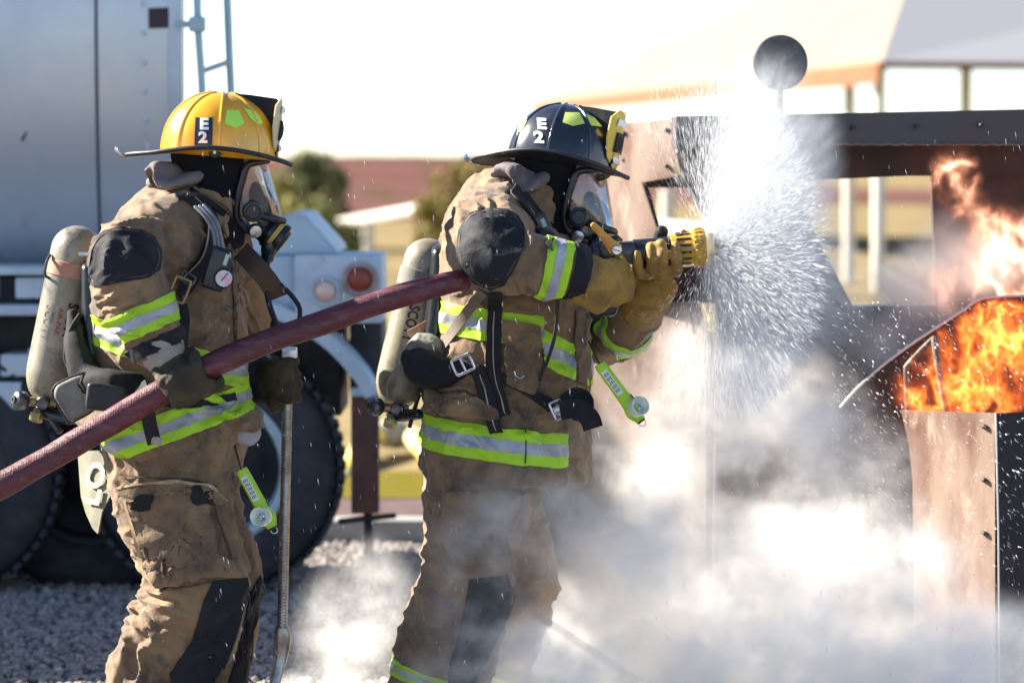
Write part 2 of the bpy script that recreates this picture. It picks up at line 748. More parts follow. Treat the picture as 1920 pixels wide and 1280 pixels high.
sheet('gravel_yard', -14, 14, -10, 14.36, 0.0, GRAVB)
tag(link('kerb', box((0, 14.45, 0.03), 28, 0.18, 0.16, 0.02), CONC), kind='structure')
sheet('road', -20, 20, 14.54, 16.3, 0.0, ROADM)
sheet('grass_strip', -20, 20, 16.3, 17.7, 0.004, GRASSM)

# loose stones over the yard, where the picture sees ground
STONE = mat('gravel_stone', (0.42, 0.38, 0.34), 0.85, spec=0.0, col2=(0.15, 0.135, 0.135), nscale=28, mix=(0.35, 0.65), col3=(0.55, 0.48, 0.45), n3=24,
            mix3=(0.58, 0.62))
ico = bmesh.new()
bmesh.ops.create_icosphere(ico, subdivisions=1, radius=1.0)
iv = np.array([v.co[:] for v in ico.verts])
ifc = np.array([[v.index for v in f.verts] for f in ico.faces])
ico.free()
nr = np.random.RandomState(3)


def stones(n, x0, x1, y0, y1, smin, smax):
    out_v, out_f = [], []
    X = nr.uniform(x0, x1, n)
    Y = nr.uniform(y0, y1, n)
    R = nr.uniform(smin, smax, n) ** 1.0
    sq = nr.uniform(0.6, 1.35, (n, 3))
    sq[:, 2] *= 0.7
    jit = nr.uniform(0.72, 1.25, (n, len(iv), 1))
    ang = nr.uniform(0, 6.28, n)
    V = iv[None] * jit * sq[:, None, :] * R[:, None, None]
    c, s = np.cos(ang)[:, None], np.sin(ang)[:, None]
    x = V[:, :, 0] * c - V[:, :, 1] * s
    y = V[:, :, 0] * s + V[:, :, 1] * c
    V[:, :, 0] = x + X[:, None]
    V[:, :, 1] = y + Y[:, None]
    V[:, :, 2] += (R * 0.25 + nr.uniform(0, 0.012, n))[:, None]
    F = ifc[None] + (np.arange(n) * len(iv))[:, None, None]
    return V.reshape(-1, 3), F.reshape(-1, 3)


def np_mesh(V, F):
    me = bpy.data.meshes.new('np')
    me.vertices.add(len(V))
    me.vertices.foreach_set('co', V.ravel())
    me.loops.add(F.size)
    me.loops.foreach_set('vertex_index', F.ravel().astype(np.int32))
    me.polygons.add(len(F))
    me.polygons.foreach_set('loop_start', np.arange(0, F.size, F.shape[1], dtype=np.int32))
    me.update(calc_edges=True)
    me.validate()
    return me


V, F = stones(48000, -2.3, 2.4, 9.8, 14.35, 0.006, 0.018)
tag(link('gravel', np_mesh(V, F), STONE, smooth=False), kind='stuff', label='loose blue grey gravel stones over the yard')

# distant white rail barrier
RAILW = mat('white_barrier_paint', (0.50, 0.47, 0.40), 0.7, col2=(0.62, 0.58, 0.5), nscale=3)
bar = thing('rail_barrier', 'long white rail barrier on posts across the tan field', 'barrier', G(700, 520))
a0, a1 = P(540, 440, 52), P(1420, 420, 44)
pp = [P(540, 436, 60), P(700, 408, 56), P(860, 384, 52), P(1010, 400, 48), P(1300, 432, 42), P(1420, 440, 40)]
link('rail', tube(pp, [0.085] * 6, seg=8), RAILW, bar)
for q in (P(690, 412, 56.2), P(1252, 426, 43)):
    link('post', cyl((q.x, q.y, -0.02), (q.x, q.y, q.z + (0.5 if q.x > 0 else 0)), 0.10, bevel=0.01), RAILW, bar)


# ---- trees and bushes
LEAF1 = mat('olive_leaves', (0.24, 0.20, 0.045), 0.8, col2=(0.30, 0.23, 0.06), nscale=3)
LEAF2 = mat('dark_leaves', (0.12, 0.135, 0.05), 0.8, col2=(0.19, 0.19, 0.07), nscale=2)
LEAF3 = mat('yellow_green_leaves', (0.20, 0.19, 0.04), 0.8, col2=(0.13, 0.14, 0.03), nscale=3)
BARK = mat('bark', (0.12, 0.08, 0.05), 0.9)


def bush(name, label, cat, base, w, h, lm, n=1500, leaf=0.06, trunk=0.3, seed=1, group=None):
    r = random.Random(seed)
    t = thing(name, label, cat, base, group)
    link('trunk', join([tube([base, base + Vector((0.03 * w, 0, h * 0.3)), base + Vector((-0.05 * w, 0, h * 0.62))], [0.05 * w, 0.035 * w, 0.015 * w], seg=8)] +
                       [tube([base + Vector((0, 0, h * (0.15 + 0.08 * k))), base + Vector((math.cos(k * 2.1) * w * 0.32, math.sin(k * 2.1) * w * 0.3, h * (0.5 + 0.06 * k)))],
                             [0.02 * w, 0.008 * w], seg=6) for k in range(5)]), BARK, t)
    clumps = []
    for k in range(16):
        a = r.uniform(0, 6.28)
        q = r.uniform(0, 0.42)
        clumps.append((base + Vector((math.cos(a) * q * w, math.sin(a) * q * w, h * r.uniform(trunk, 0.92) * (1 - 0.5 * q))), r.uniform(0.12, 0.24) * w))
    V, F = [], []
    for k in range(n):
        c, cr = r.choice(clumps)
        d = Vector((r.gauss(0, 1), r.gauss(0, 1), r.gauss(0, 0.8))).normalized() * cr * (0.5 + 0.6 * r.random())
        p = c + d
        u = Vector((r.gauss(0, 1), r.gauss(0, 1), r.gauss(0, 1))).normalized() * leaf
        v = Vector((r.gauss(0, 1), r.gauss(0, 1), r.gauss(0, 1))).normalized() * leaf * 0.6
        b = len(V)
        V += [p - u, p + v, p + u, p - v]
        F.append((b, b + 1, b + 2, b + 3))
    link('crown', new_mesh(V, F), lm, t, smooth=False)
    return t


bush('bush', 'olive yellow round bush rising behind the second firefighter', 'bush', Vector((P(872, 300, 34).x, 34, 0.0)), 0.95, 2.02, LEAF1, 7000, 0.034, 0.3, 2)
bush('bush', 'dark green hedge-like bush right of the yellow helmet', 'bush', Vector((P(578, 300, 60).x, 60, 0)), 1.9, 1.70, LEAF2, 7000, 0.07, 0.05, 5)
bush('bush', 'pale green low bush under the sky behind the visor of the yellow helmet', 'bush', Vector((P(520, 300, 48).x, 48, 0)), 0.9, 1.45, LEAF1, 2000, 0.06, 0.2, 8)
bush('bush', 'small dry bush at the foot of the red hill between the two firefighters', 'bush', Vector((P(570, 400, 40).x, 40, 0)), 1.2, 1.15, LEAF3, 6000, 0.04, 0.05, 11)

# ---- open shelter with a big pale roof
CREAM = mat('cream_roof', (0.27, 0.19, 0.125), 0.8, col2=(0.23, 0.16, 0.105), nscale=1.0)
SHADR = mat('shaded_roof', (0.24, 0.24, 0.25), 0.6)  # shade of the right-hand slope put into a grey copy of the roof
ORNG = mat('orange_fascia', (0.22, 0.07, 0.016), 0.8, col2=(0.16, 0.055, 0.016), nscale=3)
shel = thing('open_shelter', 'open sided shelter with big cream pitched roof and orange fascia on pale posts', 'shelter', (5, 45, 0))
e0 = P(1000, 200, 72)
e1 = P(1652, 116, 40)
ez = e1.z
e0.z = ez + 0.0
e2 = Vector((e1.x + 14, 44, ez))
ridge0 = Vector((e1.x + 1.7, e1.y + 9, ez + 2.4))
ridge1 = Vector((e0.x + 6, e0.y, ez + 2.9))
ridge2 = ridge0 + Vector((9, 4, 0))


def roofslab(pts, th=0.08):
    return slab(pts, -th, axis=(0, 0, 1))


link('roof_slope', roofslab([e0, e1, ridge0, ridge1]), CREAM, shel)
link('roof_slope', roofslab([e1, e2, ridge2, ridge0]), SHADR, shel)


def plank(a, b, h, th, drop):
    a, b = Vector(a), Vector(b)
    d = (b - a).normalized()
    n = Vector((-d.y, d.x, 0))
    if n.y > 0:
        n = -n
    o = n * 0.01
    return slab([a + o, b + o, b + o + Vector((0, 0, -h)), a + o + Vector((0, 0, -h))], th, axis=n)


link('fascia', plank(e0, e1, 0.26, 0.03, 0), ORNG, shel)
link('fascia', plank(e1, e2, 0.09, 0.03, 0), ORNG, shel)
POSTM = mat('pale_post_paint', (0.6, 0.57, 0.5), 0.7)
for px, D in ((1648, 41), (1592, 44), (1810, 44)):
    q = P(px, 300, D)
    link('post', cyl((q.x, q.y, 0), (q.x, q.y, ez + 0.05), 0.08, bevel=0.01, seg=12), POSTM, shel)

# ---- yellow barrel-like pipe lying on the grass behind the truck
YEL = mat('yellow_paint', (0.72, 0.50, 0.04), 0.5, col2=(0.75, 0.62, 0.3), nscale=5)
pipe = thing('yellow_hose', 'thick yellow hose lying in a bend on the ground behind the second firefighter', 'hose', (P(740, 830, 18.5).x, 18.5, 0))
link('hose_body', tubep([(640, 905, 17.4), (690, 826, 18.6), (730, 812, 18.9), (775, 824, 18.8), (830, 868, 18.2)], [20, 21, 22, 22, 22], seg=18), YEL, pipe)
link('hose_collar', tubep([(722, 812, 18.85), (748, 815, 18.85)], [27, 27], seg=18, sub=1), CONC, pipe)

# ================================================================ TANKER TRUCK
TANK = mat('brushed_tank', (0.60, 0.63, 0.66), 0.38, metal=0.45, col2=(0.46, 0.52, 0.58), nscale=1.6, mix=(0.35, 0.7), stretch=(1, 1, 0.7),
           col3=(0.24, 0.26, 0.29), n3=3.4, mix3=(0.6, 0.8), bump=0.15, bscale=9, rough2=0.6)
TRK = mat('pale_blue_truck_paint', (0.50, 0.58, 0.65), 0.5, col2=(0.40, 0.47, 0.54), nscale=4, col3=(0.20, 0.12, 0.10), n3=9, mix3=(0.62, 0.8))
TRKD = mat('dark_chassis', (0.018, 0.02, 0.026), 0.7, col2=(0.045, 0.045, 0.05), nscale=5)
TYRE = mat('tyre_rubber', (0.020, 0.023, 0.030), 0.8, col2=(0.04, 0.042, 0.048), nscale=10, bump=0.3, bscale=40)
RUST = mat('rusty_brown', (0.13, 0.05, 0.035), 0.8, col2=(0.07, 0.035, 0.03), nscale=9, bump=0.4, bscale=60)
SEAM = mat('dark_seam', (0.07, 0.08, 0.10), 0.7)
D0 = 12.6
truck = thing('tanker_truck', 'pale blue tanker truck with big round metal tank, parked behind the yellow helmeted firefighter', 'truck', (-3, 13.5, 0))
s = S(D0)
tr = 1.06
tc_ = P(0, 20, D0 + tr)
xe = P(344, 200, D0 + 0.1).x
tz = P(0, 495, D0 + 0.6).z + tr * 0.88
rows = [(0, 0.35), (0.12, 0.80), (0.25, 0.98), (0.40, 1.045), (0.46, 1.06), (6.2, 1.06), (6.35, 0.9), (6.4, 0.3)]
rows = [(h * 1.0, r) for h, r in rows]
TA = Vector((1, 0.0994, 0)).normalized()
TE = Vector((-0.0994 * (D0 + tr), D0 + tr, tz))
tank = link('tank', lathe(TE - TA * 9.0, TA, [(0, 0.4), (0.1, 0.9), (0.25, 1.06), (8.985, 1.06), (8.995, 1.05), (9.0, 0.85), (9.01, 0.3)], 96), TANK, truck)
link('rim_band', lathe(TE - TA * 0.05, TA, [(0, 1.04), (0, 1.07), (0.05, 1.07), (0.05, 1.04)], 96, closed=False), TRK, tank)
for xs in (0.33, 1.7, 3.1):
    link('seam', lathe(TE - TA * xs, TA, [(0, 1.055), (0, 1.063), (0.012, 1.063), (0.012, 1.055)], 96, closed=False), SEAM, tank)
# square stain plate
tb = bvh_of(lathe(TE - TA * 6.0, TA, [(0, 0.4), (0.1, 0.9), (0.25, 1.06), (5.98, 1.06), (6.0, 1.05)], 96))
link('dark_plate', patch([(278, 16), (330, 14), (332, 52), (279, 54)], tb, D0, 0.004, 0.004), mat('dark_plate', (0.045, 0.03, 0.035), 0.8), tank)
DENT = mat('dark_scuff', (0.10, 0.12, 0.15), 0.7)
link('scuff', patch([(38, 262), (48, 246), (52, 250), (44, 266)], tb, D0, 0.001, 0.001, rings=3), DENT, tank)
for i in range(22):
    q = TE - TA * (0.04 + 0.0) + Vector((0, -math.cos(math.radians(-80 + i * 6)) * 1.066, math.sin(math.radians(-80 + i * 6)) * 1.066))
    link('rivet', lathe(q, (0, -1, 0), [(0, 0.012), (0.008, 0.010), (0.012, 0.003)], 8), TRK, tank)
link('top_shade_box', box(TE - TA * 5.2 + Vector((0, 0, 1.34)), 7.4, 0.9, 0.75, 0.03, rot=Matrix.Rotation(0.099, 3, 'Z')), TRK, truck)  # unseen box added on the tank to extend the truck's shadow over the yard
# walkway rail strip under the tank, frame and boxes
zr = lambda py: P(0, py, D0).z


def tbox(x0, x1, y0, y1, D, depth, m, name, parent=None, bev=0.01):
    a, b = P(x0, y0, D), P(x1, y1, D)
    return link(name, box(((a.x + b.x) / 2, D + depth / 2, (a.z + b.z) / 2), abs(b.x - a.x), depth, abs(a.z - b.z), bev), m, parent or truck)


tbox(-900, 400, 500, 516, D0, 0.5, TRK, 'tank_rail')
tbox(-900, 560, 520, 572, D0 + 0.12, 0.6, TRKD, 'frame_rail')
tbox(-900, 420, 572, 592, D0 - 0.02, 0.5, TRK, 'tank_rail')
for x in (28, 60, 110, -40):
    tbox(x, x + 34, 520, 560, D0 + 0.04, 0.1, TRK, 'bracket')
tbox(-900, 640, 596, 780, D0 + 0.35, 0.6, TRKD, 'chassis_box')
for i, (x0, x1, y0, y1) in enumerate(((0, 62, 664, 706), (-60, 40, 716, 768), (52, 150, 652, 700))):
    tbox(x0, x1, y0, y1, D0 + 0.05, 0.3, TRK, 'toolbox')
# sloping rear wing and light housing
TRK2 = mat('pale_blue_wing_paint', (0.44, 0.54, 0.62), 0.5, col2=(0.36, 0.46, 0.54), nscale=3)
link('rear_deck', slabp([(420, 470), (540, 400), (570, 400), (632, 470), (632, 478), (420, 478)], D0 + 0.1, 0.8, 0.01), TRK2, truck)
tbox(420, 556, 480, 600, D0 + 0.06, 0.8, TRK2, 'rear_box')
lh = tbox(552, 716, 478, 606, D0, 0.5, TRK, 'light_housing')


def lamp(px, py, r, lens, m2):
    c = P(px, py, D0)
    k = S(D0)
    b = link('lamp_ring', lathe(c + Vector((0, 0.005, 0)), (0, -1, 0), [(0, r * 1.55 * k), (0.02, r * 1.5 * k), (0.028, r * 1.3 * k), (0.02, r * 1.05 * k), (0.0, r * k)], 32), m2, lh)
    link('lamp_lens', lathe(c, (0, -1, 0), [(0, r * k), (0.02, r * 0.95 * k), (0.035, r * 0.6 * k), (0.04, 0.002)], 32), lens, lh)


lamp(610, 546, 20, mat('pale_lens', (0.75, 0.50, 0.42), 0.3, coat=0.5), TRK)
lamp(675, 524, 22, mat('red_lens', (0.28, 0.05, 0.03), 0.5), mat('rust_stained_paint', (0.44, 0.36, 0.38), 0.7, col2=(0.30, 0.18, 0.15), nscale=20))


def arc_pts(cx, cy, r, a0, a1, D, n=14):
    return [P(cx + r * math.cos(math.radians(a0 + (a1 - a0) * i / n)), cy - r * math.sin(math.radians(a0 + (a1 - a0) * i / n)), D) for i in range(n + 1)]


def arch(cx, cy, r, th, a0, a1, D, depth, m, name):
    o = arc_pts(cx, cy, r, a0, a1, D)
    i_ = arc_pts(cx, cy, r - th, a0, a1, D)
    n = len(o)
    V = []
    for d in (0, depth):
        V += [p + Vector((0, d, 0)) for p in o] + [p + Vector((0, d, 0)) for p in i_]
    F = []
    for k in range(n - 1):
        F += [(k, k + 1, n + k + 1, n + k), (2 * n + k, 3 * n + k, 3 * n + k + 1, 2 * n + k + 1),
              (k, 2 * n + k, 2 * n + k + 1, k + 1), (n + k, n + k + 1, 3 * n + k + 1, 3 * n + k)]
    F += [(0, n, 3 * n, 2 * n), (n - 1, 3 * n - 1, 4 * n - 1, 2 * n - 1)]
    bm = bmesh.new()
    me = new_mesh(V, F)
    bm.from_mesh(me)
    return link(name, bm_mesh(bm), m, truck)


arch(400, 900, 350, 26, 28, 125, D0 - 0.02, 0.45, TRK2, 'mudguard')


def wheel(cx, cy, r, D, label, pale=True):
    k = S(D)
    c = P(cx, cy, D)
    R = r * k
    w = link('wheel', lathe(c + Vector((0, 0.32, 0)), (0, -1, 0),
             [(0, R * 0.55), (0, R * 0.80), (0.02, R * 0.93), (0.05, R * 0.985), (0.08, R), (0.24, R), (0.27, R * 0.985), (0.30, R * 0.93), (0.325, R * 0.80), (0.33, R * 0.62), (0.30, R * 0.56), (0.05, R * 0.55)], 72), TYRE, truck)
    tag(w, label=label)
    link('wheel_rim', lathe(c + Vector((0, 0.2, 0)), (0, -1, 0),
         [(0.1, R * 0.56), (0.19, R * 0.575), (0.205, R * 0.61), (0.212, R * 0.585), (0.20, R * 0.535), (0.13, R * 0.51)], 56, closed=False), TRK2 if pale else TRKD, w)  # rims deep under the truck get their shade as a dark colour
    link('wheel_disc', lathe(c + Vector((0, 0.2, 0)), (0, -1, 0),
         [(0, R * 0.54), (0.10, R * 0.52), (0.06, R * 0.35), (0.09, R * 0.22), (0.16, R * 0.2), (0.18, R * 0.12), (0.18, 0.002)], 56), TRKD, w)
    if pale:
        link('wheel_hub', lathe(c + Vector((0, 0.12, 0)), (0, -1, 0), [(0, R * 0.20), (0.12, R * 0.19), (0.14, R * 0.15), (0.19, R * 0.13), (0.20, 0.003)], 32), TRK2, w)
    # tread blocks
    tb_ = []
    for i in range(56):
        a = i * 2 * math.pi / 56
        for q, dd in ((0.07, 0.0), (0.20, 0.06)):
            m4 = Matrix.Rotation(-a, 3, 'Y')
            p = c + Vector((0, 0.32 - 0.09 - q + 0.02, 0)) + Vector((math.cos(a + dd) * (R + 0.004), 0, math.sin(a + dd) * (R + 0.004)))
            tb_.append(box(p, 0.02, 0.10, R * 0.075, 0.003, rot=Matrix.Rotation(-(a + dd), 3, 'Y'), seg=1))
    link('tread', join(tb_), TYRE, w)


wheel(400, 880, 238, D0 + 0.05, 'rear wheel with a pale blue rim')
wheel(-130, 886, 238, D0 + 0.05, 'front axle wheel half out of the frame', False)
link('axle', cyl(P(400, 880, D0 + 0.3), P(400, 880, D0 + 0.3) + Vector((0, 1.3, 0)), 0.09), TRKD, truck)
# inner dark wheel behind the legs
wheel(170, 886, 232, D0 + 0.30, 'inner wheel in deep shade', False)
# landing leg with T handle
jk = link('landing_leg', box(P(685, 840, D0 + 0.12), 52 * S(D0), 0.10, 244 * S(D0), 0.006), RUST, truck)
link('leg_head', box(P(688, 733, D0 + 0.10), 60 * S(D0), 0.13, 16 * S(D0), 0.004), TRK, jk)
link('jack_screw', cyl(P(690, 955, D0 + 0.15), Vector((P(690, 955, D0).x, D0 + 0.15, 0.0)), 0.017, seg=12), TRKD, jk)
link('crank_handle', tubep([(637, 977, D0 + 0.1), (690, 971, D0 + 0.1), (740, 966, D0 + 0.1)], 5.5, seg=8), TRKD, jk)
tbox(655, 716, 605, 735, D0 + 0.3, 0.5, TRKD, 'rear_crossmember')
# ladder
LAD = mat('ladder_steel', (0.33, 0.42, 0.47), 0.5, metal=0.3)
ld = link('ladder', join([tubep([(368, -60, D0), (372, 60, D0), (380, 190, D0), (384, 400, D0)], 7.5, seg=10), tubep([(424, -60, D0 + .15), (430, 100, D0 + .15), (434, 200, D0 + .15), (436, 400, D0 + .15)], 7.5, seg=10)]), LAD, truck)
for y in (-30, 136, 290, 390):
    link('rung', tubep([(374, y, D0), (430, y - 20, D0 + .15)], 5.5, seg=8, sub=1), LAD, ld)
link('ladder_clamp', box(P(370, 46, D0 - 0.02), 30 * s, 0.05, 28 * s, 0.006), LAD, ld)
link('ladder_bracket', box(P(350, 46, D0), 40 * s, 0.03, 12 * s, 0.003), LAD, ld)

# ================================================================ PEOPLE
def hand(bm_list, c, axis, r, up, palm, fingers, thumb, wrist, fr=0.0135, hw=0.105, tips=(1, 1, 1, 1)):
    """gloved hand closed round a bar. axis: bar direction; angles in degrees from the direction `up`
    turning about axis. palm (a0, a1), fingers (a0, a1), thumb (a0, a1); wrist: world point"""
    ax = Vector(axis).normalized()
    u = (Vector(up) - ax * Vector(up).dot(ax)).normalized()
    v = ax.cross(u)

    def q(a, rr, h):
        a = math.radians(a)
        return c + ax * h + u * (math.cos(a) * rr) + v * (math.sin(a) * rr)
    pr = 0.020
    # palm: thick plate wrapped round the bar
    n = 6
    rows = []
    for i in range(n + 1):
        a = palm[0] + (palm[1] - palm[0]) * i / n
        p = q(a, r + pr * 0.95, 0)
        rows.append((p.x, p.y, p.z, pr, hw * 0.5 * (0.86 + 0.14 * i / n)))
    bm_list.append(loft3(rows, seg=20, sub=2, ref=ax, ex=3.0))
    # wrist to palm
    p = q(palm[0], r + pr, -hw * 0.05)
    w = Vector(wrist)
    mid = w.lerp(p, 0.55)
    bm_list.append(loft3([(w.x, w.y, w.z, 0.036, 0.044), (mid.x, mid.y, mid.z, 0.030, 0.047), (p.x, p.y, p.z, 0.024, hw * 0.42)], seg=20, sub=4, ref=ax))
    # four fingers
    ln = (0.93, 1.0, 0.97, 0.80)
    for k in range(4):
        h = (1.5 - k) * hw * 0.262
        rr = fr * (1.0, 1.03, 1.0, 0.9)[k]
        a0, a1 = fingers[0], fingers[0] + (fingers[1] - fingers[0]) * ln[k] * tips[k]
        rows = []
        for i, f in enumerate((-0.12, 0.0, 0.25, 0.36, 0.62, 0.72, 1.0)):
            a = a0 + (a1 - a0) * f
            kn = 0.005 if i in (1, 3, 5) else 0.0
            p = q(a, r + rr + kn + 0.003 * math.sin(k * 2.1), h + 0.003 * math.sin(k * 3 + f * 2))
            rows.append((p.x, p.y, p.z, rr * (1.08 if i in (1, 3, 5) else 0.98) * (1 - 0.12 * f)))
        bm_list.append(loft3([(a_, b_, c_, d_, d_) for a_, b_, c_, d_ in rows], seg=12, sub=3, ref=ax))
    # thumb from the side of the palm
    rows = []
    for i, f in enumerate((-0.15, 0.15, 0.5, 0.75, 1.0)):
        a = thumb[0] + (thumb[1] - thumb[0]) * f
        p = q(a, r + 0.016, hw * (0.40 + 0.22 * min(f * 1.6, 1)))
        rr = 0.0185 - 0.004 * f
        rows.append((p.x, p.y, p.z, rr, rr))
    bm_list.append(loft3(rows, seg=12, sub=3, ref=ax))


GLV1 = mat('dark_brown_glove', (0.030, 0.024, 0.014), 0.75, spec=0.3, col2=(0.06, 0.045, 0.024), nscale=16, bump=0.4, bscale=130, bump2=0.5, bscale2=45)
GLV2 = mat('mustard_glove', (0.30, 0.165, 0.020), 0.7, col2=(0.17, 0.092, 0.018), nscale=18, bump=0.4, bscale=130, bump2=0.5, bscale2=45,
           col3=(0.035, 0.03, 0.02), n3=26, mix3=(0.62, 0.75))
CUFFG = mat('grey_knit_cuff', (0.30, 0.26, 0.22), 0.9, col2=(0.22, 0.19, 0.17), nscale=12, bump=0.5, bscale=220)
GLASS = None


def glass_mat():
    m = bpy.data.materials.new('clear_visor')
    m.use_nodes = True
    N, L = m.node_tree.nodes, m.node_tree.links
    for n in list(N):
        N.remove(n)
    out = N.new('ShaderNodeOutputMaterial')
    mx = N.new('ShaderNodeMixShader')
    fr = N.new('ShaderNodeFresnel')
    fr.inputs['IOR'].default_value = 1.5
    mr = N.new('ShaderNodeMapRange')
    mr.inputs['To Min'].default_value = 0.03
    mr.inputs['To Max'].default_value = 0.35
    tr_ = N.new('ShaderNodeBsdfTransparent')
    tr_.inputs['Color'].default_value = (0.93, 0.95, 0.96, 1)
    gl = N.new('ShaderNodeBsdfGlossy')
    gl.inputs['Roughness'].default_value = 0.06
    gl.inputs['Color'].default_value = (0.95, 0.97, 1, 1)
    L.new(fr.outputs[0], mr.inputs['Value'])
    L.new(mr.outputs[0], mx.inputs[0])
    L.new(tr_.outputs[0], mx.inputs[1])
    L.new(gl.outputs[0], mx.inputs[2])
    L.new(mx.outputs[0], out.inputs[0])
    return m


GLASS = glass_mat()


def thick_text_px(centre, right, up):
    return centre, right, up


def local_frame(origin, yaw, pitch, roll=0.0):
    """frame whose +x is where the head faces (to the right of the picture), +y away from the camera"""
    return Matrix.Translation(origin) @ Matrix.Rotation(math.radians(yaw), 4, 'Z') @ Matrix.Rotation(math.radians(pitch), 4, 'Y') @ Matrix.Rotation(math.radians(roll), 4, 'X')


def helmet(root, M, shell_m, rib_m, brim_m, under_m, shield_m, plate_lbl, seed, sc=1.0):
    """fire helmet in local units (metres): x forward, origin at the middle of the rim"""
    A, B, H = 0.156 * sc, 0.122 * sc, 0.172 * sc      # dome half length, half width, height

    def W(x, y, z):
        return M @ Vector((x, y, z))

    def dome(u, v, k=1.0):
        """u 0..2pi around from the front, v 0 rim .. 1 top"""
        e = (1 - v ** 2.35) ** 0.5
        x = A * e * math.cos(u) * k
        y = B * e * math.sin(u) * k
        z = H * v * k
        # eight flat-ish panels
        return x, y, z
    nu, nv = 96, 22
    verts, faces = [], []
    for j in range(nv + 1):
        v = j / nv * 0.995
        for i in range(nu):
            u = 2 * math.pi * i / nu
            g = abs(math.cos(4 * (u)))            # slight seams
            k = 1.0 - 0.014 * (1 - g) * math.sin(min(1, v + 0.25) * math.pi)
            verts.append(W(*dome(u, v, k)))
    for j in range(nv):
        for i in range(nu):
            i2 = (i + 1) % nu
            faces.append((j * nu + i, j * nu + i2, (j + 1) * nu + i2, (j + 1) * nu + i))
    faces.append(tuple(nv * nu + i for i in range(nu)))
    faces.append(tuple(range(nu))[::-1])
    shell = link('helmet', new_mesh(verts, faces), shell_m, root)
    bv = bvh_of(new_mesh(verts, faces))
    # ribs along the meridians
    for k in range(8):
        u = (k + 0.0) * math.pi / 4 + 0.001
        pts = [W(*dome(u, v, 1.003)) for v in np.linspace(0.02, 0.985, 14)]
        link('rib', tube(pts, 0.0042 if k % 2 == 0 else 0.0034, seg=8, sub=2), rib_m, shell)
    # brim: wide and long at the back, narrow at the sides and front, drooping, edge rolled
    n = 96
    prof = []
    for i in range(n):
        u = 2 * math.pi * i / n
        cu, su = math.cos(u), math.sin(u)
        back = max(0, -cu)
        ext = 0.028 + 0.014 * max(0, cu) ** 2 + 0.070 * back ** 2.2
        inner = (A * 0.985 * cu, B * 0.985 * su)
        ox, oy = inner[0] + ext * cu, inner[1] + (0.040 + 0.02 * back) * su
        zo = 0.020 * abs(su) ** 1.5 - 0.010 * max(0, cu) ** 2 - 0.024 * back ** 2 + 0.006 * max(0, back - 0.8) * 5
        prof.append((inner, (ox, oy), zo))
    rr = [(0.0, 0.004), (0.25, 0.0005), (0.5, 0.0), (0.75, 0.0), (0.97, 0.001), (1.0, 0.001), (1.0, -0.004), (0.7, -0.005), (0.3, -0.005), (0.0, -0.004)]
    verts, faces = [], []
    for (ix, iy), (ox, oy), zo in prof:
        for f, dz in rr:
            verts.append(W(ix + (ox - ix) * f, iy + (oy - iy) * f, zo * (f ** 0.8 if f > 0 else 0) + dz))
    m_ = len(rr)
    for i in range(n):
        i2 = (i + 1) % n
        for j in range(m_):
            j2 = (j + 1) % m_
            faces.append((i * m_ + j, i * m_ + j2, i2 * m_ + j2, i2 * m_ + j))
    bm = bmesh.new()
    bm.from_mesh(new_mesh(verts, faces))
    br = link('brim', bm_mesh(bm), under_m, shell)
    link('brim_edge', tube([W(ox, oy, zo - 0.001) for (ix, iy), (ox, oy), zo in prof[::2]] + [W(prof[0][1][0], prof[0][1][1], prof[0][2] - 0.001)], 0.0062, seg=10, sub=2, cap=False), brim_m, shell)
    # coloured upper face of the brim between dome and edge
    verts, faces = [], []
    for i in range(n):
        (ix, iy), (ox, oy), zo = prof[i]
        for f in (0.05, 0.3, 0.6, 0.86):
            verts.append(W(ix + (ox - ix) * f, iy + (oy - iy) * f, zo * (f ** 0.8) + 0.0045))
    for i in range(n):
        i2 = (i + 1) % n
        for j in range(3):
            faces.append((i * 4 + j, i * 4 + j + 1, i2 * 4 + j + 1, i2 * 4 + j))
    link('brim_top', evaluated(new_mesh(verts, faces), [('SOLIDIFY', dict(thickness=0.002, offset=0.0))]), under_m, shell)
    # metal hanger curl at the back
    link('hang_ring', tube([W(-A - 0.090, 0.02, -0.024), W(-A - 0.104, 0.0, -0.020), W(-A - 0.120, -0.006, -0.012), W(-A - 0.122, -0.008, -0.002)], [0.004, 0.005, 0.006, 0.004], seg=8), STEEL, shell)
    # front piece holder: a fin from the crown forward, then the leather shield hanging down the front
    fx = A - 0.006
    fin = []
    for y in (-0.016, 0.016):
        fin.append([(0.015, y * 0.7, H * 0.985), (0.07, y, H * 0.985), (fx - 0.002, y * 1.3, H * 0.955), (fx + 0.006, y * 1.5, H * 0.84), (fx + 0.008, y * 1.9, H * 0.1),
                    (A * 0.93, y * 1.9, H * 0.02), (A * 0.95, y * 1.6, H * 0.45), (A * 0.62, y * 1.2, H * 0.70)])
    V = [W(*q) for q in fin[0]] + [W(*q) for q in fin[1]]
    k = len(fin[0])
    F = [tuple(range(k))[::-1], tuple(range(k, 2 * k))] + [(i, (i + 1) % k, k + (i + 1) % k, k + i) for i in range(k)]
    bm = bmesh.new()
    bm.from_mesh(new_mesh(V, F))
    bmesh.ops.bevel(bm, geom=list(bm.edges), offset=0.003, segments=2, affect='EDGES')
    bmesh.ops.triangulate(bm, faces=[f for f in bm.faces if len(f.verts) > 4])
    link('shield_holder', bm_mesh(bm), PAD, shell)
    # leather shield
    hw = 0.052
    SO = [(-hw * 0.55, 0.98), (-hw, 0.84), (-hw * 1.05, 0.5), (-hw * 0.86, 0.20), (-hw * 0.3, 0.04), (hw * 0.3, 0.04), (hw * 0.86, 0.20), (hw * 1.05, 0.5), (hw, 0.84), (hw * 0.55, 0.98)]

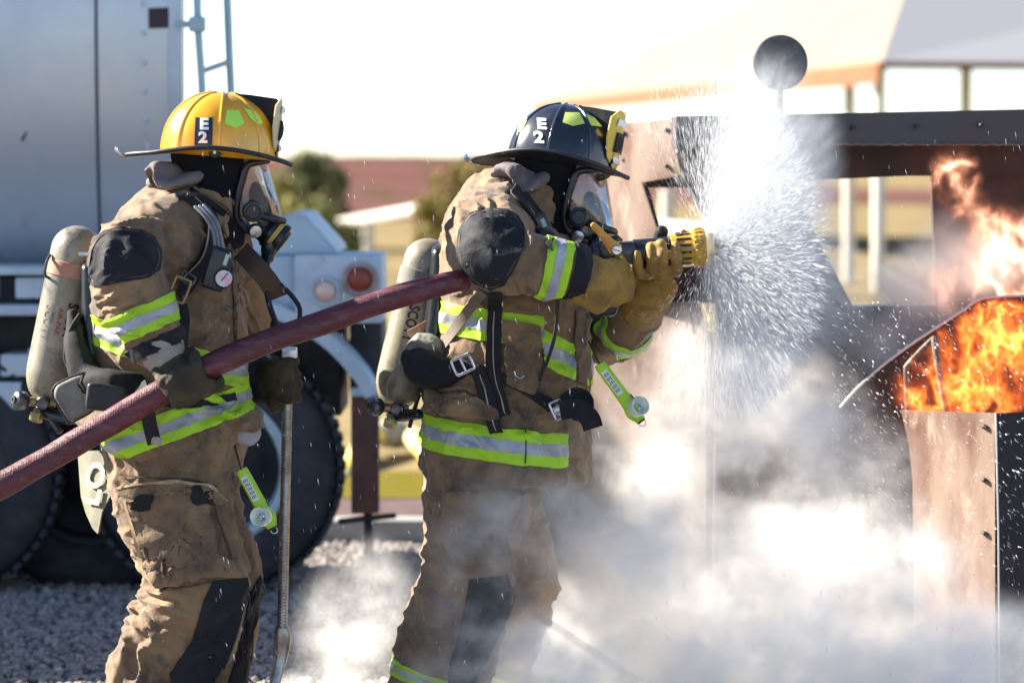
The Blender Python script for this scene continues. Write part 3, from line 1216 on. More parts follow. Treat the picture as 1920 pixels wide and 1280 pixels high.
    def shield(z, y, off=0.0):
        return W(fx + 0.004 + off + 0.004 * z - 7.0 * y * y, y, H * z)

    def splate(outl, off, th, m2, nm):
        c = (sum(a for a, b in outl) / len(outl), sum(b for a, b in outl) / len(outl))
        V, F = [], []
        R = 5
        nn = len(outl)
        for r_ in range(R):
            f = 1 - r_ / R
            for a, b in outl:
                V.append(shield(c[1] + (b - c[1]) * f, c[0] + (a - c[0]) * f, off))
        V.append(shield(c[1], c[0], off))
        for r_ in range(R - 1):
            for i in range(nn):
                F.append((r_ * nn + i, r_ * nn + (i + 1) % nn, (r_ + 1) * nn + (i + 1) % nn, (r_ + 1) * nn + i))
        for i in range(nn):
            F.append(((R - 1) * nn + i, (R - 1) * nn + (i + 1) % nn, R * nn))
        return link(nm, evaluated(new_mesh(V, F), [('SOLIDIFY', dict(thickness=th, offset=0.0))]), m2, shell)

    splate(SO, 0.005, 0.004, shield_m, 'front_shield')
    splate([(-0.03, 0.62), (-0.034, 0.30), (0.034, 0.30), (0.03, 0.62)], 0.0125, 0.003, PAD, 'shield_panel')
    splate([(-0.03, 0.84), (-0.036, 0.72), (0.036, 0.72), (0.03, 0.84)], 0.0120, 0.0025, WHITE, 'shield_scroll')
    splate([(-0.03, 0.23), (-0.026, 0.13), (0.026, 0.13), (0.03, 0.23)], 0.0120, 0.0025, WHITE, 'shield_scroll')
    for s_, z0, hgt in (('OPS', 0.18, 0.014), ('OPS', 0.795, 0.014)):
        pass
    return shell, bv, W, dome


def wrap_px(bv, W, pts):
    return [proj(W(*p)) for p in pts]


# ---------------------------------------------------------------- firefighter with the yellow helmet
D1 = 9.0
per1 = thing('person', 'firefighter in yellow helmet and tan bunker gear holding the maroon hose and a steel bar', 'person',
             Vector((P(330, 1200, D1).x, D1, 0)), group='firefighters at work')
k1 = S(D1)


def grounded(px, D):
    return Vector((P(px, 900, D).x, D, 0))


# body under the gear (one continuous figure)
def body(root, parts, skin=SKIN):
    me = fuse(parts, 0.011, 4)
    return link('body', me, skin, root)


def foot(px_ankle, py, D, dirx=1.0):
    a = P(px_ankle, py, D)
    rows = [(a.x, a.y, a.z, 0.062, 0.058), (a.x - 0.005, a.y, 0.20, 0.060, 0.056), (a.x + 0.01 * dirx, a.y, 0.09, 0.066, 0.055), (a.x + 0.02 * dirx, a.y, 0.05, 0.07, 0.052)]
    b = loft3(rows, seg=20, ref=Vector((0, 1, 0)), cap=0.4)
    r2 = [(a.x - 0.03 * dirx, a.y, 0.05, 0.048, 0.048), (a.x + 0.08 * dirx, a.y, 0.055, 0.050, 0.052), (a.x + 0.17 * dirx, a.y, 0.048, 0.044, 0.052), (a.x + 0.20 * dirx, a.y, 0.044, 0.04, 0.042)]
    c = loft3(r2, seg=20, ref=Vector((0, 1, 0)), cap=0.9)
    return fuse([b, c], 0.010, 3)


def patch_seam(root, outline, bv, D):
    link('patch_stitching', strap(list(outline) + [outline[0]], 2.6, bv, D, 0.0062, 0.0015, across=2, step=5), FABD, root)


# --- trousers
tr1 = [
    loftp([(325, 760, D1, 118, 150), (318, 830, D1, 122, 152), (320, 880, D1, 116, 146), (335, 950, D1, 96, 120)], seg=32, ex=2.3),
    loftp([(318, 850, 8.92, 108, 96), (320, 925, 8.89, 110, 92), (342, 1000, 8.88, 102, 86), (368, 1075, 8.87, 94, 82), (366, 1120, 8.88, 98, 84), (350, 1165, 8.90, 104, 84),
           (322, 1225, 8.92, 100, 80), (296, 1285, 8.94, 96, 76), (270, 1350, 8.96, 88, 72), (250, 1425, 8.98, 84, 70)], seg=32),
    loftp([(350, 850, 9.12, 92, 92), (378, 930, 9.15, 70, 84), (400, 1000, 9.16, 64, 78), (426, 1070, 9.17, 62, 76), (432, 1120, 9.18, 58, 74), (424, 1180, 9.2, 58, 70),
           (408, 1240, 9.22, 60, 68), (395, 1320, 9.24, 62, 66), (385, 1420, 9.25, 62, 64)], seg=28)]
tm1 = fuse(tr1, 0.0065, 7)
F1 = [(P(300, 1110, 8.8), Vector((0.25, 0, 0.97)).normalized(), 0.034, 0.009, 0.15), (P(255, 1150, 8.85), Vector((0.5, 0, 0.86)), 0.04, 0.009, 0.13),
      (P(420, 1110, 9.1), Vector((0, 0, 1)), 0.035, 0.006, 0.12), (P(270, 930, 8.85), Vector((0.8, 0, 0.6)), 0.05, 0.005, 0.12),
      (P(250, 1250, 8.85), Vector((0.9, 0, -0.4)).normalized(), 0.06, 0.010, 0.16), (P(340, 1010, 8.8), Vector((0.8, 0, 0.5)).normalized(), 0.045, 0.004, 0.12)]
displace(tm1, cloth_fn(1, F1, 1.3))
trous1 = link('trousers', tm1.copy(), FAB, per1)
tb1 = bvh_of(tm1)
# knee patches
link('knee_patch', patch([(400, 1088), (462, 1082), (466, 1110), (452, 1150), (440, 1200), (420, 1250), (404, 1290), (390, 1340), (326, 1300), (318, 1262), (340, 1230), (360, 1200), (372, 1160), (384, 1120)], tb1, 8.85, 0.004, 0.004, 8), PAD, trous1)
link('knee_patch', patch([(468, 1112), (487, 1078), (493, 1100), (486, 1150), (474, 1180), (470, 1250), (452, 1330), (420, 1330), (430, 1270), (445, 1220), (458, 1160)], tb1, 9.15, 0.004, 0.004, 6), PAD, trous1)
# cargo pocket
pk = link('cargo_pocket', displace(patch([(240, 925), (320, 905), (380, 910), (405, 1045), (432, 1055), (448, 1080), (380, 1082), (300, 1104), (276, 1060), (262, 1000)], tb1, 8.8, 0.012, 0.012, 9, bulge=0.01), cloth_fn(5, [], 0.35)), FAB, trous1)
link('pocket_flap', displace(patch([(226, 918), (300, 905), (360, 902), (404, 918), (412, 938), (360, 922), (300, 924), (250, 936), (232, 932)], tb1, 8.8, 0.026, 0.007, 4), cloth_fn(6, [], 0.4)), FAB, pk)
link('hook_tab', patch([(250, 930), (288, 922), (288, 948), (256, 952)], tb1, 8.8, 0.030, 0.003, 3), WEB, pk)
link('hook_tab', patch([(356, 912), (392, 922), (394, 946), (360, 944)], tb1, 8.8, 0.030, 0.003, 3), WEB, pk)
for path in ([(262, 945), (272, 1000), (290, 1060), (306, 1100)], [(396, 950), (412, 1000), (430, 1052)]):
    link('seam', strap(path, 3.0, [tb1], 8.8, 0.022, 0.004, across=2), FABD, pk)
WORN = mat('worn_cloth_edge', (0.40, 0.28, 0.17), 0.9, col2=(0.26, 0.17, 0.10), nscale=30)
link('flap_edge', strap([(226, 918), (262, 910), (300, 905), (355, 901), (392, 914), (412, 938)], 5, tb1, 8.8, 0.030, 0.006, across=3), WORN, pk)
link('pocket_edge', strap([(238, 932), (250, 975), (264, 1020), (280, 1075), (300, 1106)], 6, tb1, 8.8, 0.016, 0.008, across=3), WORN, pk)
link('seam', strap([(225, 890), (290, 896), (360, 898), (405, 912)], 2.5, tb1, 8.8, 0.004, 0.003, across=2), FABD, trous1)
link('seam', strap([(300, 1106), (350, 1100), (400, 1088)], 3, tb1, 8.8, 0.004, 0.003, across=2), FABD, trous1)

# --- jacket
SH1 = P(340, 425, 8.88)
jk1 = [
    loftp([(392, 372, 9.0, 58, 70), (372, 395, 9.0, 78, 98), (345, 425, 9.0, 104, 138), (325, 470, 9.0, 122, 160), (314, 540, 9.0, 135, 166), (312, 620, 9.0, 140, 164),
           (314, 700, 9.0, 140, 162), (318, 755, 9.0, 146, 166), (308, 800, 9.0, 158, 172), (290, 840, 9.0, 168, 174)], seg=40, ex=2.4, cap=0.15),
    loftp([(350, 436, 8.86, 66, 66), (290, 448, 8.75, 70, 70), (238, 486, 8.66, 72, 66), (243, 530, 8.62, 66, 60), (262, 578, 8.62, 62, 58), (284, 620, 8.62, 56, 52), (300, 652, 8.62, 50, 46)], seg=28, cap=0.5),
    loftp([(400, 440, 9.16, 62, 62), (430, 520, 9.24, 58, 56), (446, 600, 9.26, 56, 54), (450, 670, 9.24, 52, 50), (476, 712, 9.2, 46, 44)], seg=24, cap=0.5),
]
# raised front skirt of the coat
jk1.append(loftp([(330, 770, 8.98, 60, 120), (420, 772, 8.98, 36, 110), (478, 792, 8.98, 18, 96)], seg=24, sub=4, ex=2.4, cap=0.4))
jm1 = fuse(jk1, 0.0062, 7)
F2 = [(P(232, 560, 8.55), Vector((0.5, 0, -0.86)), 0.03, 0.007, 0.09), (P(210, 590, 8.58), Vector((0.45, 0, -0.9)), 0.028, 0.006, 0.08),
      (P(320, 440, 8.7), Vector((0.85, 0, 0.5)), 0.05, 0.007, 0.13), (P(300, 400, 8.85), Vector((0.5, 0, 0.86)), 0.04, 0.006, 0.11),
      (P(430, 560, 8.8), Vector((0.3, 0, 0.95)), 0.05, 0.007, 0.14), (P(420, 700, 8.8), Vector((0.5, 0, 0.85)), 0.04, 0.007, 0.12),
      (P(430, 780, 8.8), Vector((0.1, 0, 1)), 0.035, 0.008, 0.12), (P(250, 740, 8.8), Vector((0.2, 0, 1)), 0.045, 0.006, 0.12)]
displace(jm1, cloth_fn(2, F2, 1.45))
jack1 = link('jacket', jm1.copy(), FAB, per1)
jb1 = bvh_of(jm1)
elb, wri = P(243, 530, 8.62), P(300, 652, 8.62)
axd = (wri - elb).normalized()


def near_seg(a, b, rad):
    ab = b - a
    L2 = ab.length_squared

    def f(p):
        t = max(-0.2, min(1.2, (p - a).dot(ab) / L2))
        return (p - (a + ab * t)).length < rad
    return f


def bands(root, me, pt, nrm, w, keep, nm='reflective_band'):
    """lime tape with a silver middle, sewn round a garment"""
    b = band(me, pt, nrm, -w, w, keep, off=0.0030, thick=0.002)
    if b is None:
        return
    o = link(nm, b, LIME, root)
    s_ = band(me, pt, nrm, -w * 0.36, w * 0.36, keep, off=0.0046, thick=0.0012)
    if s_ is not None:
        link('silver_stripe', s_, SILV, o)


arm1 = near_seg(P(243, 530, 8.62), P(300, 652, 8.62), 0.125)
bands(jack1, jm1, P(268, 600, 8.62), axd + Vector((0, 0, -0.05)), 0.036, arm1)
not_arm = lambda p: not arm1(p)
tor1 = lambda p: not arm1(p) and p.x < P(462, 600, 9).x
bands(jack1, jm1, P(330, 655, 9.0), Vector((0.30, 0.0, 1)), 0.038, tor1)
bands(jack1, jm1, P(262, 812, 9.0), Vector((-0.36, 0, 1)), 0.039, not_arm)
link('cuff', band(jm1, P(300, 652, 8.62), axd, -0.030, 0.004, arm1, off=0.005, thick=0.004), PAD, jack1)
link('elbow_patch', patch([(168, 470), (178, 448), (196, 434), (225, 428), (262, 430), (290, 444), (302, 468), (298, 505), (280, 520), (235, 528), (200, 534), (176, 536), (162, 520)], jb1, 8.6, 0.004, 0.004, 8), PAD, jack1)
patch_seam(jack1, [(172, 470), (182, 452), (198, 438), (226, 432), (260, 434), (286, 447), (297, 468), (293, 502), (277, 516), (235, 524), (200, 530), (178, 531), (167, 517)], jb1, 8.6)
link('collar', displace(loftp([(398, 352, 9.0, 62, 66), (392, 375, 9.0, 66, 76), (380, 400, 9.0, 74, 88)], seg=36, cap=False, ex=2.2), cloth_fn(4, [], 0.4)), FAB, jack1)
link('collar_edge', strap([(345, 372), (385, 372), (410, 385), (432, 408)], 6, jb1, 8.9, 0.016, 0.006, across=3), FABD, jack1)
# front closure flap, storm flap down the chest
link('storm_flap', displace(patch([(420, 400), (438, 420), (452, 480), (462, 560), (460, 640), (440, 640), (436, 560), (430, 480), (415, 420)], jb1, 8.9, 0.008, 0.006, 5), cloth_fn(8, [], 0.3)), FAB, jack1)
# tail flap with letters at the back
tail = link('tail_flap', displace(slabp([(146, 846), (196, 846), (262, 832), (232, 884), (208, 930), (192, 962), (184, 1000), (174, 990), (160, 962), (154, 930)], [9.04, 8.93, 8.82, 8.86, 8.90, 8.94, 8.97, 9.0, 9.02, 9.03], 0.012, 0.003), lambda p, n: 0.008 * noise.noise(p * 12)), mat('grey_green_flap', (0.20, 0.19, 0.13), 0.85, col2=(0.13, 0.12, 0.085), nscale=14), jack1)
tfb = bvh_of(slabp([(146, 846), (196, 846), (262, 832), (232, 884), (208, 930), (192, 962), (184, 1000), (174, 990), (160, 962), (154, 930)], [9.03, 8.92, 8.81, 8.85, 8.89, 8.93, 8.96, 8.99, 9.01, 9.02], 0.012))
link('name_letters', evaluated(lettering('LO', (180, 906), (12, -62), (-46, -9), tfb, 8.9, 0.006, 0.03), [('SOLIDIFY', dict(thickness=0.002))]), mat('cream_letters', (0.62, 0.60, 0.36), 0.6), tail)

# lining under the raised skirt
fl_ = fuse([slabp([(345, 774), (420, 762), (478, 780), (494, 792), (488, 812), (440, 806), (390, 812), (350, 800)], 8.84, 0.10, 0.012)], 0.006, 8)
displace(fl_, cloth_fn(9, [(P(420, 790, 8.84), Vector((0.15, 0, 1)), 0.03, 0.007, 0.12)], 0.9))
ff_ = link('coat_flap', fl_, FAB, jack1)
link('coat_lining', displace(fuse([slabp([(404, 806), (440, 806), (486, 802), (488, 822), (470, 838), (440, 828), (410, 818)], 8.87, 0.05, 0.006)], 0.005, 4), cloth_fn(10, [], 0.4)), mat('grey_lining', (0.30, 0.29, 0.30), 0.7), ff_)

# --- gloves
H1 = P(345, 713, 8.60)
hose_dir = (P(430, 676, 8.62) - P(260, 762, 8.60)).normalized()
lst = []
hand(lst, H1, hose_dir, 0.036, (0, -1, 0.25), (62, -10), (-10, -175), (60, 150), P(312, 664, 8.60), fr=0.0165, hw=0.125)
g1 = fuse(lst, 0.0042, 4)
displace(g1, lambda p, n: 0.0022 * noise.noise(p * 55) + 0.0016 * (1 - abs(noise.noise(p * 34)) * 3))
gl1 = link('glove', g1, GLV1, per1)
tag(gl1, label='dark glove round the hose')
gc = loftp([(294, 640, 8.61, 50, 46), (306, 662, 8.61, 44, 42), (318, 682, 8.60, 36, 34)], seg=24, cap=0.3)
link('glove_cuff', displace(gc, lambda p, n: 0.003 * noise.noise(p * 30)), CUFFG, gl1)
HB = P(532, 712, 9.12)
lst = []
hand(lst, HB, Vector((0.02, 0, -1)), 0.015, (-1, -0.2, 0), (-20, -100), (-100, -250), (-10, 60), P(488, 716, 9.16), fr=0.0165, hw=0.125)
g2 = fuse(lst, 0.0045, 4)
displace(g2, lambda p, n: 0.0022 * noise.noise(p * 55))
gl2 = link('glove', g2, GLV1, per1)
tag(gl2, label='dark glove round the steel bar')
link('glove_cuff', loftp([(468, 706, 9.19, 50, 46), (490, 716, 9.17, 46, 42), (505, 722, 9.15, 36, 36)], seg=24, cap=0.3), PAD, gl2)

# --- boots
BOOT = mat('black_boot_rubber', (0.02, 0.02, 0.02), 0.5, bump=0.2)
bt = link('boot', foot(250, 1400, 8.98), BOOT, per1)
bt2 = link('boot', foot(385, 1400, 9.25), BOOT, per1)

# --- head, hood, mask
HM1 = local_frame(P(411, 291, D1), 3, 4.5)


def head_parts(M, fx=0.0):
    def W(x, y, z):
        return M @ Vector((x, y, z))
    A_ = []
    rows = [W(-0.005, 0, 0.10), W(0.0, 0, 0.06), W(0.005, 0, 0.01), W(0.012, 0, -0.05), W(0.03, 0, -0.10), W(0.045, 0, -0.135)]
    ra = [0.055, 0.088, 0.098, 0.093, 0.07, 0.045]
    rb = [0.05, 0.07, 0.076, 0.072, 0.056, 0.038]
    A_.append(loft3([(p.x, p.y, p.z, a, b) for p, a, b in zip(rows, ra, rb)], seg=28))
    # nose, brow, lips, chin, ear, neck
    p = [W(0.095, 0, -0.008), W(0.108, 0, -0.03), W(0.118, 0, -0.052), W(0.10, 0, -0.062)]
    A_.append(loft3([(q.x, q.y, q.z, r_, r_) for q, r_ in zip(p, (0.008, 0.010, 0.014, 0.009))], seg=12))
    p = [W(0.088, -0.045, 0.008), W(0.099, 0, 0.012), W(0.088, 0.045, 0.008)]
    A_.append(loft3([(q.x, q.y, q.z, 0.010, 0.010) for q in p], seg=10))
    p = [W(0.085, -0.022, -0.080), W(0.096, 0, -0.078), W(0.085, 0.022, -0.080)]
    A_.append(loft3([(q.x, q.y, q.z, 0.009, 0.007) for q in p], seg=10))
    p = [W(0.07, -0.02, -0.115), W(0.082, 0, -0.118), W(0.07, 0.02, -0.115)]
    A_.append(loft3([(q.x, q.y, q.z, 0.018, 0.016) for q in p], seg=12))
    for sgn in (-1, 1):
        p = [W(0.0, sgn * 0.074, 0.01), W(-0.006, sgn * 0.084, -0.02), W(0.004, sgn * 0.076, -0.05)]
        A_.append(loft3([(q.x, q.y, q.z, 0.016, 0.008) for q in p], seg=10))
    p = [W(-0.01, 0, -0.06), W(-0.02, 0, -0.14), W(-0.035, 0, -0.22)]
    A_.append(loft3([(q.x, q.y, q.z, r_, r_) for q, r_ in zip(p, (0.06, 0.058, 0.060))], seg=20))
    return A_, W


hp, W1 = head_parts(HM1)
inner = hp + [loftp([(362, 440, 9.0, 50, 90), (330, 520, 9.0, 100, 135), (318, 700, 9.0, 100, 120), (322, 830, 9.0, 100, 125)], seg=24),
              loftp([(318, 850, 8.92, 80, 70), (342, 1000, 8.88, 76, 62), (366, 1110, 8.88, 66, 56), (322, 1225, 8.92, 60, 52), (250, 1425, 8.98, 50, 45)], seg=18),
              loftp([(350, 850, 9.12, 70, 70), (400, 1000, 9.16, 48, 56), (430, 1110, 9.18, 44, 50), (408, 1240, 9.22, 40, 44), (385, 1420, 9.25, 40, 42)], seg=18),
              loftp([(325, 462, 8.92, 30, 30), (245, 495, 8.67, 40, 38), (300, 650, 8.62, 26, 26)], seg=16), loftp([(400, 450, 9.14, 40, 40), (446, 610, 9.26, 36, 36), (488, 716, 9.18, 26, 26)], seg=16)]
EYEM = mat('eye_white', (0.8, 0.78, 0.76), 0.2)
IRIS = mat('brown_iris', (0.05, 0.03, 0.02), 0.2)


def face(root, W, inner, brow=True):
    b = body(root, inner)
    for sgn in (-1, 1):
        c = W(0.080, sgn * 0.032, -0.012)
        bm = bmesh.new()
        bmesh.ops.create_uvsphere(bm, u_segments=16, v_segments=12, radius=0.0135, matrix=Matrix.Translation(c))
        e = link('eye', bm_mesh(bm), EYEM, b)
        c2 = W(0.0915, sgn * 0.033, -0.012)
        bm = bmesh.new()
        bmesh.ops.create_uvsphere(bm, u_segments=12, v_segments=8, radius=0.0058, matrix=Matrix.Translation(c2))
        link('iris', bm_mesh(bm), IRIS, b)
    return b


face(per1, W1, inner)
shell1, hb1, HW1, dome1 = helmet(per1, HM1, mat('yellow_helmet_shell', (0.80, 0.40, 0.012), 0.28, col2=(0.68, 0.31, 0.012), nscale=10, coat=0.6, bump=0.04, bscale=60,
                                 col3=(0.30, 0.14, 0.02), n3=16, mix3=(0.64, 0.82)),
                                 mat('yellow_helmet_rib', (0.80, 0.42, 0.02), 0.3, coat=0.6), RUB, mat('yellow_brim_top', (0.80, 0.38, 0.015), 0.35, coat=0.4), mat('cream_leather', (0.60, 0.50, 0.30), 0.6), '', 1)
NAVY = mat('navy_sticker', (0.012, 0.02, 0.045), 0.35)
LIMES = mat('lime_sticker', (0.45, 0.80, 0.10), 0.45)
pl = link('number_plate', patch([(367, 221), (399, 221), (398, 273), (365, 273)], hb1, 8.9, 0.0022, 0.002, 5), NAVY, shell1)
pb = [hb1]
link('plate_letter', lettering('E', (383, 234), (34, 0), (0, -29), pb, 8.9, 0.0042, 0.045), WHITE, shell1)
link('plate_letter', lettering('2', (381, 259), (32, 0), (0, -28), pb, 8.9, 0.0042, 0.045), WHITE, shell1)
link('lime_patch', patch([(425, 207), (448, 208), (458, 232), (442, 241), (421, 232)], hb1, 8.9, 0.002, 0.0015, 4), LIMES, shell1)
link('lime_patch', patch([(457, 204), (478, 210), (492, 232), (486, 235), (470, 224)], hb1, 8.9, 0.002, 0.0015, 4), LIMES, shell1)
kc = hit(hb1, 404, 286, 8.9, 0.018)
link('pivot_knob', lathe(kc + Vector((0, 0.02, 0)), (0, -1, 0), [(0, 0.017), (0.024, 0.017), (0.029, 0.013), (0.03, 0.004)], 24), RUB, shell1)
link('knob_screw', lathe(kc + Vector((0, -0.009, 0)), (0, -1, 0), [(0, 0.005), (0.003, 0.004)], 12), STEEL, shell1)


def hood(root, M, seed, flapm):
    def W(x, y, z):
        return M @ Vector((x, y, z))
    rows = [(-0.012, 0.0, 0.02, 0.118, 0.098), (-0.014, 0, -0.03, 0.116, 0.097), (-0.018, 0, -0.08, 0.108, 0.096), (-0.010, 0, -0.13, 0.098, 0.096), (-0.008, 0, -0.175, 0.095, 0.10), (-0.012, 0, -0.22, 0.098, 0.115)]
    rr = []
    for x, y, z, a, b in rows:
        p = W(x, y, z)
        rr.append((p.x, p.y, p.z, a, b))
    me = fuse([loft3(rr, seg=32, cap=0.3)], 0.006, 3)
    # open the front of the hood for the mask
    F_ = [(W(-0.07, -0.07, -0.10), Vector((0.6, 0, 0.8)), 0.035, 0.006, 0.09), (W(0.0, -0.09, -0.16), Vector((0.8, 0, 0.4)), 0.03, 0.005, 0.08)]
    displace(me, cloth_fn(seed, F_, 0.6))
    inv = M.inverted()
    bm = bmesh.new()
    bm.from_mesh(me)
    dead = []
    for f in bm.faces:
        c = inv @ f.calc_center_median()
        if c.x > 0.068 and -0.185 < c.z < 0.004 and abs(c.y) < 0.082:
            dead.append(f)
    bmesh.ops.delete(bm, geom=dead, context='FACES')
    me = bm_mesh(bm, recalc=False)
    h = link('hood', me.copy(), HOODM, root)
    return h, bvh_of(me), W


hood1, hob1, _ = hood(per1, HM1, 11, HOODG)


def hood_flap(h, pts, seed):
    me = fuse([loftp(pts, seg=20, sub=4)], 0.005, 2)
    displace(me, cloth_fn(seed, [(P(*pts[1][:3]), Vector((0.3, 0, 0.95)), 0.022, 0.006, 0.08)], 0.7))
    link('hood_flap', me, HOODG, h)


hood_flap(hood1, [(296, 338, 8.98, 11, 40), (318, 326, 8.96, 19, 70), (342, 340, 8.93, 16, 80), (366, 334, 8.9, 7, 60)], 3)


def mask(root, M, hoodo, seed, tiltlabel, sc=1.0):
    """full face mask: rubber skirt, clear tapering lens, nose cup, regulator and side disc"""
    def W(x, y, z):
        return M @ Vector((x + 0.012, y, z * 1.26 - 0.004))

    def ring(xf, xb, yw, z, n=17, pinch=1.0):
        out = []
        for i in range(n):
            t = -1 + 2 * i / (n - 1)
            yy = yw * math.sin(t * math.pi / 2)
            xx = xb + (xf - xb) * (math.cos(t * math.pi / 2) ** 0.8)
            out.append(W(xx, yy, z + 0.0))
        return out
    # lens, from under the brim down to the regulator
    levels = [(0.122, 0.070, 0.078, -0.012), (0.136, 0.066, 0.078, -0.040), (0.150, 0.060, 0.076, -0.070), (0.163, 0.054, 0.071, -0.100), (0.170, 0.055, 0.062, -0.125), (0.165, 0.07, 0.045, -0.145)]
    V, F = [], []
    n = 17
    for xf, xb, yw, z in levels:
        V += ring(xf, xb, yw, z, n)
    for j in range(len(levels) - 1):
        for i in range(n - 1):
            F.append((j * n + i, j * n + i + 1, (j + 1) * n + i + 1, (j + 1) * n + i))
    me = evaluated(new_mesh(V, F), [('SUBSURF', dict(levels=2)), ('SOLIDIFY', dict(thickness=0.0025, offset=0.0))])
    mk = link('face_mask', me, GLASS, root)
    # rubber skirt round the lens
    edge = [W(0.118, -0.03, 0.0), W(0.10, -0.062, -0.004), W(0.068, -0.080, -0.014), W(0.058, -0.080, -0.045), W(0.050, -0.078, -0.075), W(0.046, -0.073, -0.105), W(0.052, -0.064, -0.132), W(0.080, -0.045, -0.152), W(0.12, -0.02, -0.158),
            W(0.12, 0.02, -0.158), W(0.080, 0.045, -0.152), W(0.052, 0.064, -0.132), W(0.046, 0.073, -0.105), W(0.050, 0.078, -0.075), W(0.058, 0.080, -0.045), W(0.068, 0.080, -0.014), W(0.10, 0.062, -0.004), W(0.118, 0.03, 0.0)]
    link('mask_skirt', tube(edge + [edge[0]], 0.0105, seg=10, sub=3, cap=False), BLK, mk)
    # nose cup
    p = [W(0.085, 0, -0.06), W(0.11, 0, -0.085), W(0.13, 0, -0.12)]
    link('nose_cup', loft3([(q.x, q.y, q.z, r_, r_ * 1.1) for q, r_ in zip(p, (0.02, 0.033, 0.034))], seg=20), RUB, mk)
    # regulator under the chin: chunky cylinder pointing forward and down
    c = W(0.135, -0.004, -0.150)
    d = (W(0.22, -0.004, -0.195) - c).normalized()
    rg = link('regulator', lathe(c - d * 0.03, d, [(0, 0.026), (0.006, 0.036), (0.030, 0.040), (0.034, 0.045), (0.044, 0.046), (0.046, 0.041), (0.060, 0.041), (0.063, 0.047), (0.076, 0.047), (0.080, 0.036), (0.086, 0.033), (0.088, 0.012)], 32), BLK, mk)
    link('regulator_outlet', lathe(c + d * 0.01 + (M.to_3x3() @ Vector((0, -0.02, -0.03))), M.to_3x3() @ Vector((-0.1, -0.1, -1)), [(0, 0.022), (0.02, 0.022), (0.03, 0.018), (0.045, 0.018), (0.05, 0.012)], 20), BLK, mk)
    link('lens_frame', tube([W(0.112, -0.052, -0.118), W(0.150, -0.04, -0.125), W(0.172, 0, -0.128), W(0.150, 0.04, -0.125), W(0.112, 0.052, -0.118)], 0.012, seg=10, sub=4), BLK, mk)
    lab = c + d * 0.052
    # yellow maker strip
    link('regulator_label', lathe(c + d * 0.0165, d, [(0, 0.0415), (0, 0.0424), (0.012, 0.0424), (0.012, 0.0415)], 32, closed=False), mat('gold_print', (0.50, 0.34, 0.06), 0.5), mk)
    # side voice disc
    q = W(0.088, -0.078, -0.110)
    link('side_disc', lathe(q + (M.to_3x3() @ Vector((0, 0.03, 0))), M.to_3x3() @ Vector((0.15, -1, -0.05)), [(0, 0.022), (0.018, 0.0275), (0.034, 0.0285), (0.040, 0.026), (0.041, 0.02), (0.037, 0.018), (0.037, 0.004)], 32), BLK, mk)
    q2 = W(0.098, -0.066, -0.150)
    link('chin_valve', lathe(q2 + Vector((0, 0.02, 0)), M.to_3x3() @ Vector((0.2, -1, -0.2)), [(0, 0.018), (0.02, 0.019), (0.026, 0.016), (0.028, 0.006)], 20), STEEL, mk)
    return mk, W


mask1, _ = mask(per1, HM1, hood1, 1, '')

# ---------------------------------------------------------------- firefighter with the black helmet
D2 = 9.2
per2 = thing('person', 'firefighter in black helmet and mustard gloves aiming the spraying nozzle at the flames', 'person',
             Vector((P(900, 1200, D2).x, D2, 0)), group='firefighters at work')
tr2 = [
    loftp([(905, 820, D2, 108, 150), (898, 900, D2, 100, 150), (900, 960, D2, 92, 135)], seg=32, ex=2.3),
    loftp([(886, 890, 9.10, 86, 92), (876, 960, 9.08, 78, 88), (874, 1020, 9.07, 76, 84), (880, 1070, 9.06, 84, 82), (866, 1120, 9.08, 92, 84), (850, 1170, 9.10, 94, 82),
           (836, 1230, 9.12, 96, 80), (822, 1290, 9.14, 92, 78), (812, 1360, 9.15, 84, 72), (806, 1430, 9.16, 80, 70)], seg=30),
    loftp([(925, 890, 9.34, 80, 88), (950, 970, 9.37, 72, 80), (972, 1040, 9.38, 66, 76), (980, 1100, 9.4, 62, 74), (960, 1170, 9.42, 60, 70), (935, 1250, 9.44, 60, 68), (915, 1400, 9.46, 60, 66)], seg=28)]
tm2 = fuse(tr2, 0.0065, 7)
F3 = [(P(820, 1080, 9.0), Vector((0.1, 0, 1)), 0.045, 0.009, 0.13), (P(790, 1130, 9.0), Vector((0.3, 0, 0.95)), 0.05, 0.009, 0.13), (P(850, 930, 9.0), Vector((0.9, 0, 0.2)), 0.05, 0.006, 0.15),
      (P(830, 1230, 9.0), Vector((0.7, 0, 0.7)), 0.06, 0.006, 0.15)]
displace(tm2, cloth_fn(21, F3, 1.3))
trous2 = link('trousers', tm2.copy(), FAB, per2)
tb2 = bvh_of(tm2)
bands(trous2, tm2, P(816, 1270, 9.14), Vector((0.32, 0, 1)), 0.022, None)
link('cargo_pocket', displace(patch([(836, 925), (930, 922), (950, 1040), (930, 1062), (850, 1058), (830, 1000)], tb2, 9.0, 0.010, 0.010, 7, bulge=0.006), cloth_fn(25, [], 0.4)), FAB, trous2)
link('knee_patch', patch([(880, 1085), (950, 1078), (966, 1120), (940, 1180), (910, 1240), (880, 1290), (840, 1300), (840, 1250), (856, 1200), (870, 1140)], tb2, 9.0, 0.004, 0.004, 6), PAD, trous2)

